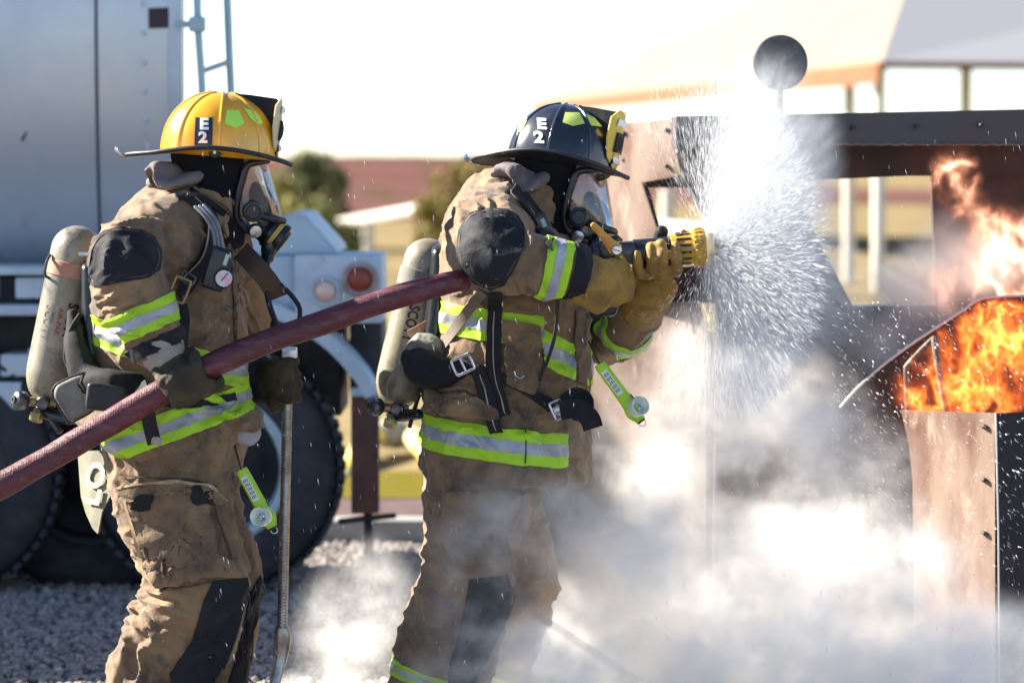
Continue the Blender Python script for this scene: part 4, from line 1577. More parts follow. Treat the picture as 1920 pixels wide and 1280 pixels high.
jk2 = [
    loftp([(1005, 345, 9.2, 52, 62), (985, 368, 9.2, 74, 92), (962, 395, 9.2, 100, 128), (952, 440, 9.2, 120, 160), (956, 520, 9.2, 130, 166), (962, 600, 9.2, 136, 164),
           (958, 680, 9.2, 146, 162), (950, 750, 9.2, 148, 160), (944, 820, 9.2, 150, 164), (940, 884, 9.2, 150, 168)], seg=40, ex=2.4, cap=0.15),
    loftp([(930, 415, 8.98, 72, 70), (918, 448, 8.84, 78, 74), (922, 472, 8.74, 78, 70), (965, 490, 8.70, 64, 58), (1010, 498, 8.70, 58, 54), (1060, 508, 8.72, 52, 48), (1092, 518, 8.73, 46, 44)], seg=28, cap=0.5),
    loftp([(1040, 430, 9.36, 66, 62), (1090, 530, 9.38, 62, 58), (1130, 620, 9.32, 58, 56), (1170, 618, 9.22, 50, 48), (1200, 586, 9.12, 40, 38)], seg=26, cap=0.5),
    # front skirt swinging out to the right
    loftp([(1010, 700, 9.2, 70, 120), (1040, 780, 9.2, 56, 110), (1062, 850, 9.2, 40, 100), (1078, 895, 9.2, 28, 90)], seg=24, ex=2.4, cap=0.3),
]
jm2 = fuse(jk2, 0.0062, 7)
F4 = [(P(880, 400, 8.8), Vector((0.8, 0, 0.5)), 0.04, 0.008, 0.12), (P(1000, 520, 8.65), Vector((0.9, 0, 0.25)), 0.035, 0.006, 0.09), (P(960, 380, 8.9), Vector((0.6, 0, 0.8)), 0.04, 0.006, 0.11),
      (P(985, 640, 9.0), Vector((0.3, 0, 0.95)), 0.06, 0.007, 0.14), (P(1010, 760, 9.0), Vector((0.5, 0, 0.86)), 0.05, 0.007, 0.14), (P(870, 740, 9.0), Vector((0.1, 0, 1)), 0.05, 0.008, 0.13),
      (P(1140, 630, 9.2), Vector((0.7, 0, 0.7)), 0.04, 0.006, 0.1)]
displace(jm2, cloth_fn(22, F4, 1.45))
jack2 = link('jacket', jm2.copy(), FAB, per2)
jb2 = bvh_of(jm2)
armR = near_seg(P(965, 490, 8.70), P(1092, 518, 8.73), 0.115)
armL = near_seg(P(1130, 620, 9.32), P(1200, 586, 9.12), 0.115)
ax2 = (P(1092, 518, 8.73) - P(965, 490, 8.70)).normalized()
bands(jack2, jm2, P(1036, 502, 8.71), ax2, 0.036, armR)
bands(jack2, jm2, P(1178, 604, 9.2), (P(1200, 586, 9.12) - P(1150, 622, 9.28)).normalized(), 0.022, armL)
tor2 = lambda p: not armR(p) and not armL(p)
xs2 = P(1020, 600, 9).x
bands(jack2, jm2, P(905, 600, 9.2), Vector((0.13, 0, 1)), 0.043, lambda p: tor2(p) and p.x < xs2 and p.z > P(0, 690, 9.2).z)
bands(jack2, jm2, P(1060, 664, 9.2), Vector((0.50, 0, 1)), 0.043, lambda p: tor2(p) and p.x >= xs2)
xe2 = P(1062, 600, 9.2).x
bands(jack2, jm2, P(900, 812, 9.2), Vector((0.12, -0.02, 1)), 0.046, lambda p: tor2(p) and p.x < xe2)
link('cuff', band(jm2, P(1092, 518, 8.73), ax2, -0.040, 0.004, armR, off=0.005, thick=0.004), PAD, jack2)
link('elbow_patch', patch([(880, 402), (908, 392), (950, 394), (972, 408), (984, 430), (982, 462), (962, 510), (945, 534), (920, 542), (890, 530), (868, 505), (858, 470), (862, 432)], jb2, 8.7, 0.004, 0.004, 8), PAD, jack2)
patch_seam(jack2, [(884, 407), (910, 397), (948, 399), (967, 411), (979, 431), (977, 460), (958, 506), (942, 529), (920, 537), (893, 526), (872, 502), (863, 469), (867, 434)], jb2, 8.7)
link('collar', displace(loftp([(1020, 345, 9.2, 58, 66), (1008, 368, 9.2, 66, 78), (994, 392, 9.2, 76, 92)], seg=36, cap=False, ex=2.2), cloth_fn(24, [], 0.4)), FAB, jack2)
link('storm_flap', displace(patch([(1078, 580), (1096, 582), (1102, 640), (1103, 720), (1080, 715), (1076, 640)], jb2, 9.0, 0.008, 0.006, 5), cloth_fn(28, [], 0.3)), FAB, jack2)
link('waist_pocket', displace(patch([(806, 735), (870, 730), (925, 758), (935, 782), (860, 772), (800, 766)], jb2, 9.0, 0.014, 0.008, 5, bulge=0.008), cloth_fn(29, [], 0.5)), FAB, jack2)
link('chest_pocket', displace(patch([(945, 600), (1010, 612), (1016, 700), (1000, 740), (950, 720)], jb2, 9.0, 0.008, 0.006, 5, bulge=0.006), cloth_fn(30, [], 0.4)), FAB, jack2)
link('seam', strap([(985, 798), (986, 840), (984, 880)], 2.2, jb2, 9.0, 0.006, 0.003, across=2), FABD, jack2)

# gloves of the second firefighter
GRIPC = P(1150, 530, 8.80)
lst = []
hand(lst, P(1146, 532, 8.80), Vector((-0.20, 0.1, 1.0)), 0.020, (0.2, -1, 0), (70, -5), (-5, -170), (60, 150), P(1098, 522, 8.73), fr=0.0165, hw=0.125)
lst.append(loftp([(1086, 520, 8.73, 50, 44), (1112, 530, 8.73, 50, 40), (1140, 545, 8.74, 50, 32)], seg=24, cap=0.5))
g3 = fuse(lst, 0.0042, 5)
displace(g3, lambda p, n: 0.0012 * noise.noise(p * 50) + 0.0020 * max(0, 1 - abs(noise.noise(p * 24)) * 4) ** 2)
gl3 = link('glove', g3, GLV2, per2)
tag(gl3, label='mustard glove on the nozzle grip')
NZ0, NZ1 = P(1070, 482, 8.84), P(1320, 463, 8.84)
nzd = (NZ1 - NZ0).normalized()
lst = []
hand(lst, P(1230, 477, 8.84), nzd, 0.031, (0, 0, -1), (95, 20), (20, -125), (110, 175), P(1204, 572, 9.02), fr=0.0165, hw=0.125)
lst.append(loftp([(1203, 584, 9.10, 40, 38), (1215, 560, 9.0, 42, 36), (1228, 530, 8.92, 46, 30)], seg=22, cap=0.4))
g4 = fuse(lst, 0.0042, 4)
displace(g4, lambda p, n: 0.0010 * noise.noise(p * 50) + 0.0016 * max(0, 1 - abs(noise.noise(p * 26)) * 4) ** 2)
gl4 = link('glove', g4, GLV2, per2)
tag(gl4, label='mustard glove wrapped round the nozzle barrel')
for fx, a in ((1208, 0), (1228, 1), (1248, 2)):
    pass
link('boot', foot(806, 1400, 9.16), BOOT, per2)
link('boot', foot(915, 1400, 9.46), BOOT, per2)

HM2 = local_frame(P(1050, 310, D2), -20, 6.5, -8)
hp2, W2 = head_parts(HM2)
inner2 = hp2 + [loftp([(980, 425, 9.2, 50, 90), (958, 470, 9.2, 90, 130), (958, 650, 9.2, 95, 120), (910, 860, 9.2, 85, 125)], seg=24),
                loftp([(890, 880, 9.10, 66, 66), (876, 1000, 9.07, 58, 60), (874, 1090, 9.06, 56, 54), (840, 1230, 9.12, 54, 50), (806, 1430, 9.16, 48, 44)], seg=18),
                loftp([(925, 880, 9.34, 60, 66), (970, 1040, 9.38, 48, 54), (978, 1110, 9.4, 44, 50), (940, 1250, 9.44, 42, 46), (915, 1400, 9.46, 40, 44)], seg=18),
                loftp([(940, 440, 8.98, 34, 34), (926, 474, 8.76, 42, 40), (1092, 518, 8.73, 26, 26)], seg=16), loftp([(1030, 440, 9.34, 38, 38), (1130, 615, 9.32, 36, 36), (1200, 586, 9.12, 24, 24)], seg=16)]
face(per2, W2, inner2)
shell2, hb2, HW2, dome2 = helmet(per2, HM2, mat('black_helmet_shell', (0.014, 0.017, 0.026), 0.22, col2=(0.04, 0.042, 0.05), nscale=22, mix=(0.55, 0.75), coat=0.5, bump=0.05, bscale=80),
                                 mat('black_helmet_rib', (0.02, 0.022, 0.03), 0.25, coat=0.5), RUB, mat('black_brim_top', (0.015, 0.016, 0.02), 0.4), mat('yellow_leather', (0.58, 0.42, 0.06), 0.6), '', 2)
link('plate_letter', lettering('E', (1016, 234), (36, 2), (-2, -27), hb2, 9.1, 0.0032, 0.04), WHITE, shell2)
link('plate_letter', lettering('2', (1011, 259), (36, 2), (-2, -29), hb2, 9.1, 0.0032, 0.04), WHITE, shell2)
LIM2 = mat('pale_lime_sticker', (0.55, 0.66, 0.14), 0.5)
link('lime_patch', patch([(1060, 212), (1086, 212), (1096, 232), (1074, 237), (1055, 230)], hb2, 9.1, 0.002, 0.0015, 4), LIM2, shell2)
link('lime_patch', patch([(1097, 214), (1114, 222), (1128, 238), (1108, 236)], hb2, 9.1, 0.002, 0.0015, 4), LIM2, shell2)
link('lime_patch', patch([(974, 236), (988, 218), (990, 224), (980, 244), (970, 254)], hb2, 9.1, 0.002, 0.0015, 3), LIM2, shell2)
hood2, hob2, _ = hood(per2, HM2, 31, HOODG)
hood_flap(hood2, [(952, 328, 9.18, 12, 40), (972, 328, 9.15, 15, 70), (1000, 344, 9.12, 15, 70), (1020, 334, 9.1, 7, 50)], 33)
mask2, _ = mask(per2, HM2, hood2, 2, '')

# ================================================================ HOSE AND NOZZLE
HOSEM = mat('maroon_hose', (0.095, 0.006, 0.015), 0.5, col2=(0.055, 0.005, 0.010), nscale=9, mix=(0.35, 0.65), col3=(0.17, 0.055, 0.06), n3=45, mix3=(0.50, 0.75), stretch=(0.3, 1, 1),
            weave=0.2, bump2=0.6, bscale2=30, bump=0.8, bscale=260, spec=0.6)
hose = thing('fire_hose', 'maroon fire hose with black and yellow spray nozzle, running past both firefighters', 'fire hose', P(600, 606, 8.62))
HP = [(-120, 975, 8.5), (0, 911, 8.53), (100, 855, 8.55), (200, 796, 8.57), (300, 738, 8.59), (400, 684, 8.61), (500, 641, 8.63), (600, 606, 8.64), (700, 571, 8.65),
      (800, 541, 8.67), (870, 524, 8.72), (930, 512, 8.86), (990, 498, 8.98), (1040, 488, 8.92), (1074, 482, 8.85)]
HR = [25, 25, 24.5, 24.5, 25, 24, 23, 23.5, 23, 22, 20, 20, 20, 20, 20]
hm = tubep(HP, HR, seg=28, sub=8)
displace(hm, lambda p, n: 0.0030 * noise.noise(p * 9) + 0.0004 * math.sin(p.x * 700))
hh = link('hose_pipe', hm, HOSEM, hose)
YNOZ = mat('yellow_nozzle', (0.48, 0.27, 0.010), 0.45, col2=(0.32, 0.17, 0.012), nscale=26, mix=(0.4, 0.6), col3=(0.07, 0.05, 0.02), n3=34, mix3=(0.6, 0.7), bump=0.2, bscale=70)
ORH = mat('amber_handle', (0.56, 0.24, 0.02), 0.4, col2=(0.5, 0.22, 0.03), nscale=22, bump=0.1)
nz = link('nozzle', lathe(NZ0, nzd, [(0.0, 0.020), (0.002, 0.030), (0.048, 0.031), (0.05, 0.026), (0.056, 0.026), (0.06, 0.036), (0.10, 0.038), (0.112, 0.038), (0.118, 0.030), (0.165, 0.029), (0.17, 0.034), (0.262, 0.035), (0.266, 0.030), (0.30, 0.030)], 40), BLK, hose)
link('coupling', lathe(NZ0 - nzd * 0.012, nzd, [(0, 0.027), (0.003, 0.0335), (0.016, 0.035), (0.02, 0.0325), (0.034, 0.0325), (0.040, 0.035), (0.048, 0.034), (0.05, 0.028)], 32), STEEL, nz)
link('valve_body', box(NZ0 + nzd * 0.125 + Vector((0, -0.004, 0)), 0.10, 0.075, 0.062, 0.012, rot=Matrix.Rotation(-0.07, 3, 'Y')), BLK, nz)
nose = NZ0 + nzd * 0.268
tip = link('nozzle_tip', lathe(nose, nzd, [(0, 0.028), (0.004, 0.039), (0.012, 0.041), (0.058, 0.043), (0.060, 0.044), (0.062, 0.0505), (0.088, 0.052), (0.094, 0.049), (0.092, 0.040), (0.07, 0.034), (0.068, 0.004)], 48), YNOZ, nz)
for row, (h0, ln) in enumerate(((0.014, 0.040),)):
    sl = []
    for i in range(14):
        a = i * 2 * math.pi / 14
        ref = nzd.cross(Vector((0, 1, 0))).normalized()
        ref2 = nzd.cross(ref)
        rad = ref * math.cos(a) + ref2 * math.sin(a)
        c = nose + nzd * (h0 + ln / 2) + rad * 0.0425
        R_ = Matrix((nzd, rad.cross(nzd), rad)).transposed()
        sl.append(box(c, ln, 0.0075, 0.004, 0.0015, rot=R_, seg=1))
    link('slots', join(sl), RUB, tip)
# bumper ring teeth
sl = []
for i in range(22):
    a = i * 2 * math.pi / 22
    ref = nzd.cross(Vector((0, 1, 0))).normalized()
    rad = ref * math.cos(a) + nzd.cross(ref) * math.sin(a)
    R_ = Matrix((nzd, rad.cross(nzd), rad)).transposed()
    sl.append(box(nose + nzd * 0.077 + rad * 0.052, 0.024, 0.008, 0.004, 0.0012, rot=R_, seg=1))
link('bumper_teeth', join(sl), YNOZ, tip)
# shut-off handle on the near side
pv = P(1156, 469, 8.78)
th_ = P(1112, 421, 8.765)
dv = (th_ - pv)
hd = link('shutoff_handle', loft3([(pv.x, pv.y, pv.z, 0.019, 0.006), (*(pv + dv * 0.25), 0.014, 0.0055), (*(pv + dv * 0.6), 0.0105, 0.005), (*(pv + dv * 0.9), 0.0095, 0.0055), (*th_, 0.008, 0.005)], seg=20, ex=3, cap=1.0), ORH, nz)
link('pivot_bolt', lathe(pv + Vector((0, 0.004, 0)), (0, -1, 0), [(0, 0.014), (0.014, 0.014), (0.017, 0.011), (0.017, 0.003)], 20), STEEL, hd)
link('bolt_slot', box(pv + Vector((0, -0.0135, 0)), 0.020, 0.0015, 0.0025, 0, rot=Matrix.Rotation(0.3, 3, 'Y')), BLK, hd)
link('lower_lug', box(P(1168, 505, 8.80), 0.05, 0.03, 0.010, 0.003), ORH, nz)
link('pistol_grip', loftp([(1160, 496, 8.84, 18, 16), (1152, 530, 8.84, 17, 15), (1144, 566, 8.84, 18, 16), (1142, 580, 8.84, 16, 14)], seg=20, ex=3), BLK, nz)
link('thumb_knob', fuse([tubep([(1236, 450, 8.92), (1240, 436, 8.90), (1243, 432, 8.89)], [12, 13, 11], seg=16)], 0.004, 2), PAD, gl4)

# ================================================================ BREATHING SETS
CYL = mat('air_cylinder_wrap', (0.27, 0.235, 0.165), 0.45, col2=(0.18, 0.155, 0.11), nscale=8, mix=(0.35, 0.6), col3=(0.05, 0.048, 0.042), n3=12, mix3=(0.50, 0.66), bump=0.25, bscale=110, coat=0.3)
LBL = mat('yellowed_label', (0.52, 0.42, 0.16), 0.5, col2=(0.40, 0.32, 0.20), nscale=12)
LBL2 = mat('cream_label', (0.36, 0.29, 0.20), 0.55, col2=(0.28, 0.23, 0.17), nscale=14)
INK = mat('black_print', (0.012, 0.012, 0.013), 0.5)
INKR = mat('red_print', (0.28, 0.02, 0.02), 0.5)
LEA = mat('tan_leather_strap', (0.36, 0.17, 0.10), 0.6, col2=(0.45, 0.26, 0.18), nscale=16, bump=0.3, bscale=120)
GREYP = mat('grey_padding', (0.20, 0.19, 0.16), 0.8, col2=(0.14, 0.13, 0.11), nscale=12, bump=0.3, bscale=120)
BRASS = mat('dull_brass', (0.35, 0.27, 0.12), 0.4, metal=0.8, col2=(0.2, 0.16, 0.09), nscale=30)
DARKM = mat('gunmetal', (0.10, 0.10, 0.11), 0.35, metal=0.8, col2=(0.3, 0.3, 0.3), nscale=40, mix=(0.55, 0.65))


def air_cylinder(root, top, bot, rpx, D, scuff=1.0, full=True):
    a, b = P(*top, D), P(*bot, D)
    L = (b - a).length
    r = rpx * S(D)
    prof = []
    for k in range(10):
        t = math.radians(90 * (1 - k / 9))
        prof.append((r * 0.95 * (1 - math.sin(t)), r * math.cos(t)))
    prof[0] = (0, 0.004)
    bottom = []
    for k in range(12):
        t = k / 11
        bottom.append((L - r * 1.35 + r * 1.30 * math.sin(t * math.pi / 2), r * (math.cos(t * math.pi / 2) * 0.78 + 0.22)))
    prof = prof + [(r * 0.95 + (L - r * 2.3) * f, r * 1.0) for f in (0.1, 0.3, 0.5, 0.7, 0.9)] + bottom
    me = lathe(a, b - a, prof, 64)
    c = link('air_cylinder', me.copy(), CYL, root)
    bv = bvh_of(me)
    return c, bv, (b - a).normalized(), a, b, r


def text_on_cyl(cy, bv, s, centre, ux, size, m, bold=0.02, D=9.0, wide=1.0):
    """ux: unit pixel direction the words run in; letters stand at its left-hand side"""
    r_ = (ux[0] * size * wide, ux[1] * size * wide)
    u_ = (-(-ux[1]) * size, -ux[0] * size)
    u_ = (ux[1] * size, -ux[0] * size)
    o = lettering(s, centre, r_, u_, bv, D, 0.0018, bold)
    return link('print', o, m, cy)


def valve(root, px, py, D, sc=1.0, ax=(-0.75, -0.55, 0.15)):
    c = P(px, py, D)
    a = Vector(ax).normalized()
    v = link('valve_knob', lathe(c, a, [(0, 0.012 * sc), (0.006, 0.023 * sc), (0.014, 0.027 * sc), (0.032, 0.027 * sc), (0.038, 0.022 * sc), (0.040, 0.010 * sc), (0.043, 0.009 * sc), (0.043, 0.003)], 10), DARKM, root)
    link('valve_cap', lathe(c + a * 0.040, a, [(0, 0.010), (0.006, 0.010), (0.006, 0.005), (0.003, 0.004), (0.003, 0.001)], 16), RUB, v)
    link('valve_stem', cyl(c + Vector((0.075, 0, -0.004)), c, 0.013, seg=16, bevel=0.002), BRASS, v)
    link('valve_outlet', lathe(c + Vector((0.03, 0.0, -0.02)), Vector((-0.25, -0.3, -1)), [(0, 0.012), (0.012, 0.014), (0.014, 0.019), (0.034, 0.019), (0.038, 0.015), (0.038, 0.002)], 6), BRASS, v)
    link('pressure_dial', lathe(c + Vector((0.045, -0.01, -0.002)), Vector((-0.2, -1, -0.1)), [(0, 0.018), (0.014, 0.018), (0.017, 0.015), (0.0155, 0.013), (0.0155, 0.001)], 24), DARKM, v)
    return v


def ribbon(pts, w, th=0.003, ref=(0, -1, 0), sub=6):
    """free webbing strap through (px, py, D) points"""
    R = catmull([list(P(*p)) for p in pts], sub)
    P2 = [Vector(r) for r in R]
    V, F = [], []
    n = len(P2)
    for i, p in enumerate(P2):
        t = (P2[min(i + 1, n - 1)] - P2[max(i - 1, 0)]).normalized()
        s_ = t.cross(Vector(ref)).normalized() * w / 2
        V += [p - s_, p + s_]
    for i in range(n - 1):
        F.append((2 * i, 2 * i + 1, 2 * i + 3, 2 * i + 2))
    return evaluated(new_mesh(V, F), [('SOLIDIFY', dict(thickness=th, offset=0.0))])


def buckle(root, px, py, D, w, h, ang, m=STEEL, th=0.003, bars=1, name='buckle'):
    c = P(px, py, D)
    a = math.radians(ang)
    ux = Vector((math.cos(a), 0, math.sin(a)))
    uz = Vector((-math.sin(a), 0, math.cos(a)))
    k = S(D)
    w, h = w * k / 2, h * k / 2
    q = [c + ux * (sx * w) + uz * (sz * h) for sx, sz in ((-1, -0.8), (-0.7, -1), (0.7, -1), (1, -0.8), (1, 0.8), (0.7, 1), (-0.7, 1), (-1, 0.8))]
    o = [tube(q + [q[0], q[1]], th, seg=8, sub=2, cap=False)]
    for b in range(bars):
        f = (b + 1) / (bars + 1) * 2 - 1
        o.append(tube([c + ux * (f * w) - uz * h, c + ux * (f * w) + uz * h], th * 0.9, seg=8, sub=1))
    return link(name, join(o), m, root)


J1 = [jb1]
set1 = thing('breathing_set', 'breathing set with scuffed cylinder and brown strap on the yellow helmeted firefighter', 'air tank', P(150, 700, 9.0), group='breathing sets')
cy1, cb1, cdir1, ca, cb_, cr = air_cylinder(set1, (154, 424), (86, 756), 49, 9.0)
lb = link('label', patch([(108, 575), (162, 590), (150, 664), (88, 648)], cb1, 9.0, 0.0008, 0.0008, 5), LBL2, cy1)
link('label', patch([(150, 560), (170, 566), (158, 640), (140, 640)], cb1, 9.0, 0.0012, 0.0008, 5), LBL, cy1)
ux = Vector((86 - 154, 756 - 424)).normalized()
text_on_cyl(cy1, cb1, 'SCOTT', (131, 603), (ux.x, ux.y), 27, INK, 0.035, wide=0.80)
text_on_cyl(cy1, cb1, 'AIR-PAK', (110, 603), (ux.x, ux.y), 13, INKR, 0.02, wide=1.1)
text_on_cyl(cy1, cb1, 'SCOTT', (86, 603), (ux.x, ux.y), 22, mat('faded_print', (0.22, 0.19, 0.15), 0.6), 0.0, wide=0.95)
link('cylinder_strap', lathe(ca + cdir1 * 0.100, cdir1, [(0, cr * 1.0), (0.002, cr * 1.045), (0.040, cr * 1.045), (0.042, cr * 1.0)], 64, closed=False), LEA, set1)
link('strap_loop', tubep([(94, 478, 8.96), (88, 490, 8.94), (84, 514, 8.94), (90, 520, 8.96)], 3, seg=8), DARKM, set1)
valve(set1, 52, 752, 8.96)
link('cylinder_neck', cyl(P(88, 748, 9.0), P(80, 772, 9.0), 0.022, seg=20, bevel=0.002), BRASS, set1)
link('reducer', join([tubep([(80, 770, 8.98), (110, 782, 8.95), (150, 786, 8.92)], [14, 12, 10], seg=12), tubep([(100, 790, 8.95), (112, 808, 8.94)], [8, 8], seg=8)]), BLK, set1)
# backplate and waist padding
link('backplate', fuse([loftp([(176, 500, 9.02, 20, 90), (180, 600, 9.02, 24, 100), (186, 700, 9.02, 28, 110), (200, 750, 9.02, 26, 110)], seg=20, ex=3)], 0.008, 2), BLK, set1)
wp = fuse([loftp([(140, 600, 8.92, 12, 30), (146, 660, 8.86, 22, 36), (168, 710, 8.80, 30, 30), (215, 722, 8.72, 26, 20), (262, 722, 8.74, 20, 12)], seg=18, ex=3)], 0.006, 3)
displace(wp, cloth_fn(41, [], 0.6))
link('waist_harness', wp, WEB, set1)
pd = link('waist_pad', fuse([slabp([(98, 742), (104, 722), (146, 702), (172, 702), (184, 740), (182, 764), (134, 792), (126, 790)], 8.76, 0.028, 0.006)], 0.005, 4), GREYP, set1)
link('pad_piping', tubep([(98, 742, 8.758), (104, 722, 8.758), (146, 702, 8.758), (172, 702, 8.758), (184, 740, 8.758), (182, 764, 8.758), (134, 792, 8.758), (126, 788, 8.758), (98, 742, 8.758)], 2.2, seg=8, sub=3, cap=False), RUB, pd)
link('harness_loop', tubep([(150, 590, 8.85), (132, 620, 8.85), (122, 670, 8.84), (140, 705, 8.82)], 4.5, seg=10), WEB, set1)
link('strap_tail', ribbon([(262, 720, 8.70), (272, 752, 8.60), (282, 800, 8.64), (290, 832, 8.66)], 0.038), WEB, set1)
link('strap_tip', box(P(294, 826, 8.655), 0.028, 0.008, 0.022, 0.002, rot=Matrix.Rotation(0.25, 3, 'Y')), STITCH, set1)
# shoulder strap over the coat
s1 = link('shoulder_strap', strap([(352, 366), (376, 384), (392, 410), (396, 450), (380, 490), (354, 528), (340, 556)], 26, J1, 8.85, 0.010, 0.005, across=4), WEB, set1)
link('strap_stitching', strap([(356, 372), (380, 392), (386, 420), (384, 455), (368, 490), (344, 520)], 2, J1, 8.85, 0.015, 0.001, across=2), STITCH, s1)
link('shoulder_strap', strap([(341, 570), (344, 600), (342, 640), (348, 680)], 17, J1, 8.75, 0.008, 0.003), WEB, set1)
buckle(set1, 337, 543, 8.62, 30, 44, -22, m=BRASS, th=0.0035, bars=0)
buckle(set1, 352, 522, 8.66, 26, 18, -30, m=DARKM, th=0.003, bars=0)
link('shoulder_strap', strap([(330, 376), (350, 368), (372, 372), (396, 386), (416, 402)], 12, J1, 8.9, 0.014, 0.004), WEB, set1)
for i, off_ in enumerate((0, 8, 16)):
    link('air_line', tubep([(366 + off_, 388 - off_ * 0.2, 8.72), (386 + off_, 408, 8.70), (400 + off_ * 0.8, 436, 8.70), (404 + off_, 474, 8.70)], 3.6, seg=8), mat('grey_air_line', (0.12, 0.13, 0.15), 0.35), set1)
cz = []
cc = P(408, 504, 8.70)
gz = link('gauge_console', box(cc, 0.062, 0.030, 0.115, 0.012, rot=Matrix.Rotation(0.32, 3, 'Y'), seg=3), BLK, set1)
dc = P(420, 522, 8.675)
link('gauge_dial', lathe(dc + Vector((0, 0.012, 0)), (0, -1, 0), [(0, 0.026), (0.012, 0.027), (0.016, 0.024), (0.0145, 0.022)], 32, closed=False), BLK, gz)
link('dial_face', lathe(dc, (0, -1, 0), [(0, 0.022), (0.002, 0.022), (0.002, 0.002)], 28), mat('dial_face', (0.55, 0.66, 0.60), 0.4, col2=(0.7, 0.35, 0.45), nscale=50), gz)
link('dial_needle', box(dc + Vector((0.002, -0.0035, 0.004)), 0.002, 0.001, 0.028, 0, rot=Matrix.Rotation(0.7, 3, 'Y')), INK, gz)
link('console_label', box(P(424, 487, 8.678), 0.010, 0.004, 0.030, 0.001, rot=Matrix.Rotation(0.32, 3, 'Y')), mat('pale_green_label', (0.40, 0.48, 0.42), 0.5), gz)
link('hook_bracket', box(P(158, 476, 8.90), 0.030, 0.01, 0.012, 0.002), STEEL, set1)
# breathing hose and chest tab
link('breathing_hose', tubep([(508, 474, 8.93), (500, 500, 8.92), (500, 545, 8.90), (508, 580, 8.88), (520, 612, 8.86)], 5.5, seg=10), RUB, set1)
link('breathing_hose', tubep([(500, 510, 8.92), (520, 528, 8.90), (545, 552, 8.88), (562, 578, 8.86), (560, 606, 8.84)], 4.6, seg=10), RUB, set1)
link('hose_ferrule', cyl(P(524, 532, 8.90), P(536, 543, 8.89), 0.009, seg=14, bevel=0.001), STEEL, set1)
link('chest_strap', ribbon([(452, 470, 8.92), (480, 500, 8.86), (505, 530, 8.88), (520, 558, 8.92)], 0.055, 0.004), FABD, set1)
link('waist_belt', strap([(232, 738), (300, 752), (360, 758), (440, 742)], 16, J1, 8.8, 0.006, 0.004), WEB, set1)
link('waist_pouch', fuse([box(P(200, 745, 8.70), 0.11, 0.03, 0.075, 0.012, rot=Matrix.Rotation(0.1, 3, 'Y'))], 0.006, 3), RUB, set1)

# ---- second breathing set
J2 = [jb2]
set2 = thing('breathing_set', 'breathing set with dusty cylinder and silver buckle on the black helmeted firefighter', 'air tank', P(760, 700, 9.25), group='breathing sets')
cy2, cb2, cdir2, ca2, cbb2, cr2 = air_cylinder(set2, (812, 448), (738, 765), 46, 9.25)
text_on_cyl(cy2, cb2, 'SCOTT', (770, 606), (-0.22, 0.975), 27, INK, 0.035, D=9.25, wide=0.80)
lb2 = link('label', patch([(768, 575), (806, 582), (800, 630), (760, 622)], cb2, 9.25, 0.0008, 0.0008, 5), LBL2, cy2)
link('cylinder_strap', lathe(ca2 + cdir2 * 0.090, cdir2, [(0, cr2 * 1.0), (0.002, cr2 * 1.05), (0.05, cr2 * 1.05), (0.052, cr2 * 1.0)], 64, closed=False), GREYP, set2)
valve(set2, 716, 764, 9.2)
link('cylinder_neck', cyl(P(741, 752, 9.25), P(736, 780, 9.25), 0.022, seg=20, bevel=0.002), BRASS, set2)
link('reducer', join([tubep([(736, 776, 9.22), (760, 778, 9.18), (786, 776, 9.14)], [14, 12, 10], seg=12), tubep([(786, 740, 9.15), (776, 770, 9.16), (768, 800, 9.16)], [4, 4, 4], seg=8)]), BLK, set2)
link('backplate', fuse([loftp([(824, 470, 9.25, 16, 80), (820, 560, 9.25, 20, 90), (812, 660, 9.25, 24, 100), (812, 740, 9.25, 22, 100)], seg=20, ex=3)], 0.008, 2), BLK, set2)
bl_ = fuse([loftp([(768, 664, 9.12, 12, 14), (786, 654, 9.10, 24, 22), (808, 652, 9.08, 24, 22), (822, 660, 9.08, 12, 14)], seg=18)], 0.004, 2)
displace(bl_, cloth_fn(43, [(P(795, 655, 9.05), Vector((0.4, 0, 0.9)), 0.018, 0.006, 0.06)], 0.8))
link('harness_pad', bl_, GREYP, set2)
wh2 = fuse([loftp([(776, 676, 9.10, 20, 26), (800, 690, 9.04, 36, 30), (830, 696, 9.00, 28, 22), (866, 690, 8.98, 18, 10)], seg=18, ex=3)], 0.006, 3)
displace(wh2, cloth_fn(45, [], 0.6))
link('waist_harness', wh2, WEB, set2)
link('air_line', tubep([(782, 678, 9.08), (748, 690, 9.10), (728, 716, 9.14), (726, 744, 9.18)], 4.2, seg=10), GREYP, set2)
link('leather_patch', box(P(786, 616, 9.14), 0.066, 0.006, 0.022, 0.002, rot=Matrix.Rotation(-0.5, 3, 'Y')), LEA, set2)
link('shoulder_strap', strap([(906, 545), (880, 580), (852, 620), (830, 650)], 18, J2, 9.0, 0.006, 0.004), mat('worn_webbing', (0.16, 0.125, 0.10), 0.85), set2)
ds = link('drop_strap', strap([(930, 546), (928, 600), (926, 660), (928, 710), (936, 748), (946, 780)], 27, J2, 8.95, 0.010, 0.004, across=4), WEB, set2)
link('strap_stitching', strap([(929, 556), (927, 610), (926, 665), (929, 710), (938, 748), (946, 776)], 1.8, J2, 8.95, 0.0135, 0.001, across=2), STITCH, ds)
ds2 = link('drop_strap', strap([(898, 692), (908, 724), (920, 766), (932, 812)], 25, J2, 8.95, 0.016, 0.004, across=4), WEB, set2)
link('strap_stitching', strap([(900, 698), (910, 728), (921, 766), (932, 808)], 1.8, J2, 8.95, 0.0195, 0.001, across=2), STITCH, ds2)
link('waist_belt', strap([(866, 690), (900, 694), (950, 712), (1000, 738), (1036, 762)], 20, J2, 8.95, 0.008, 0.004), WEB, set2)
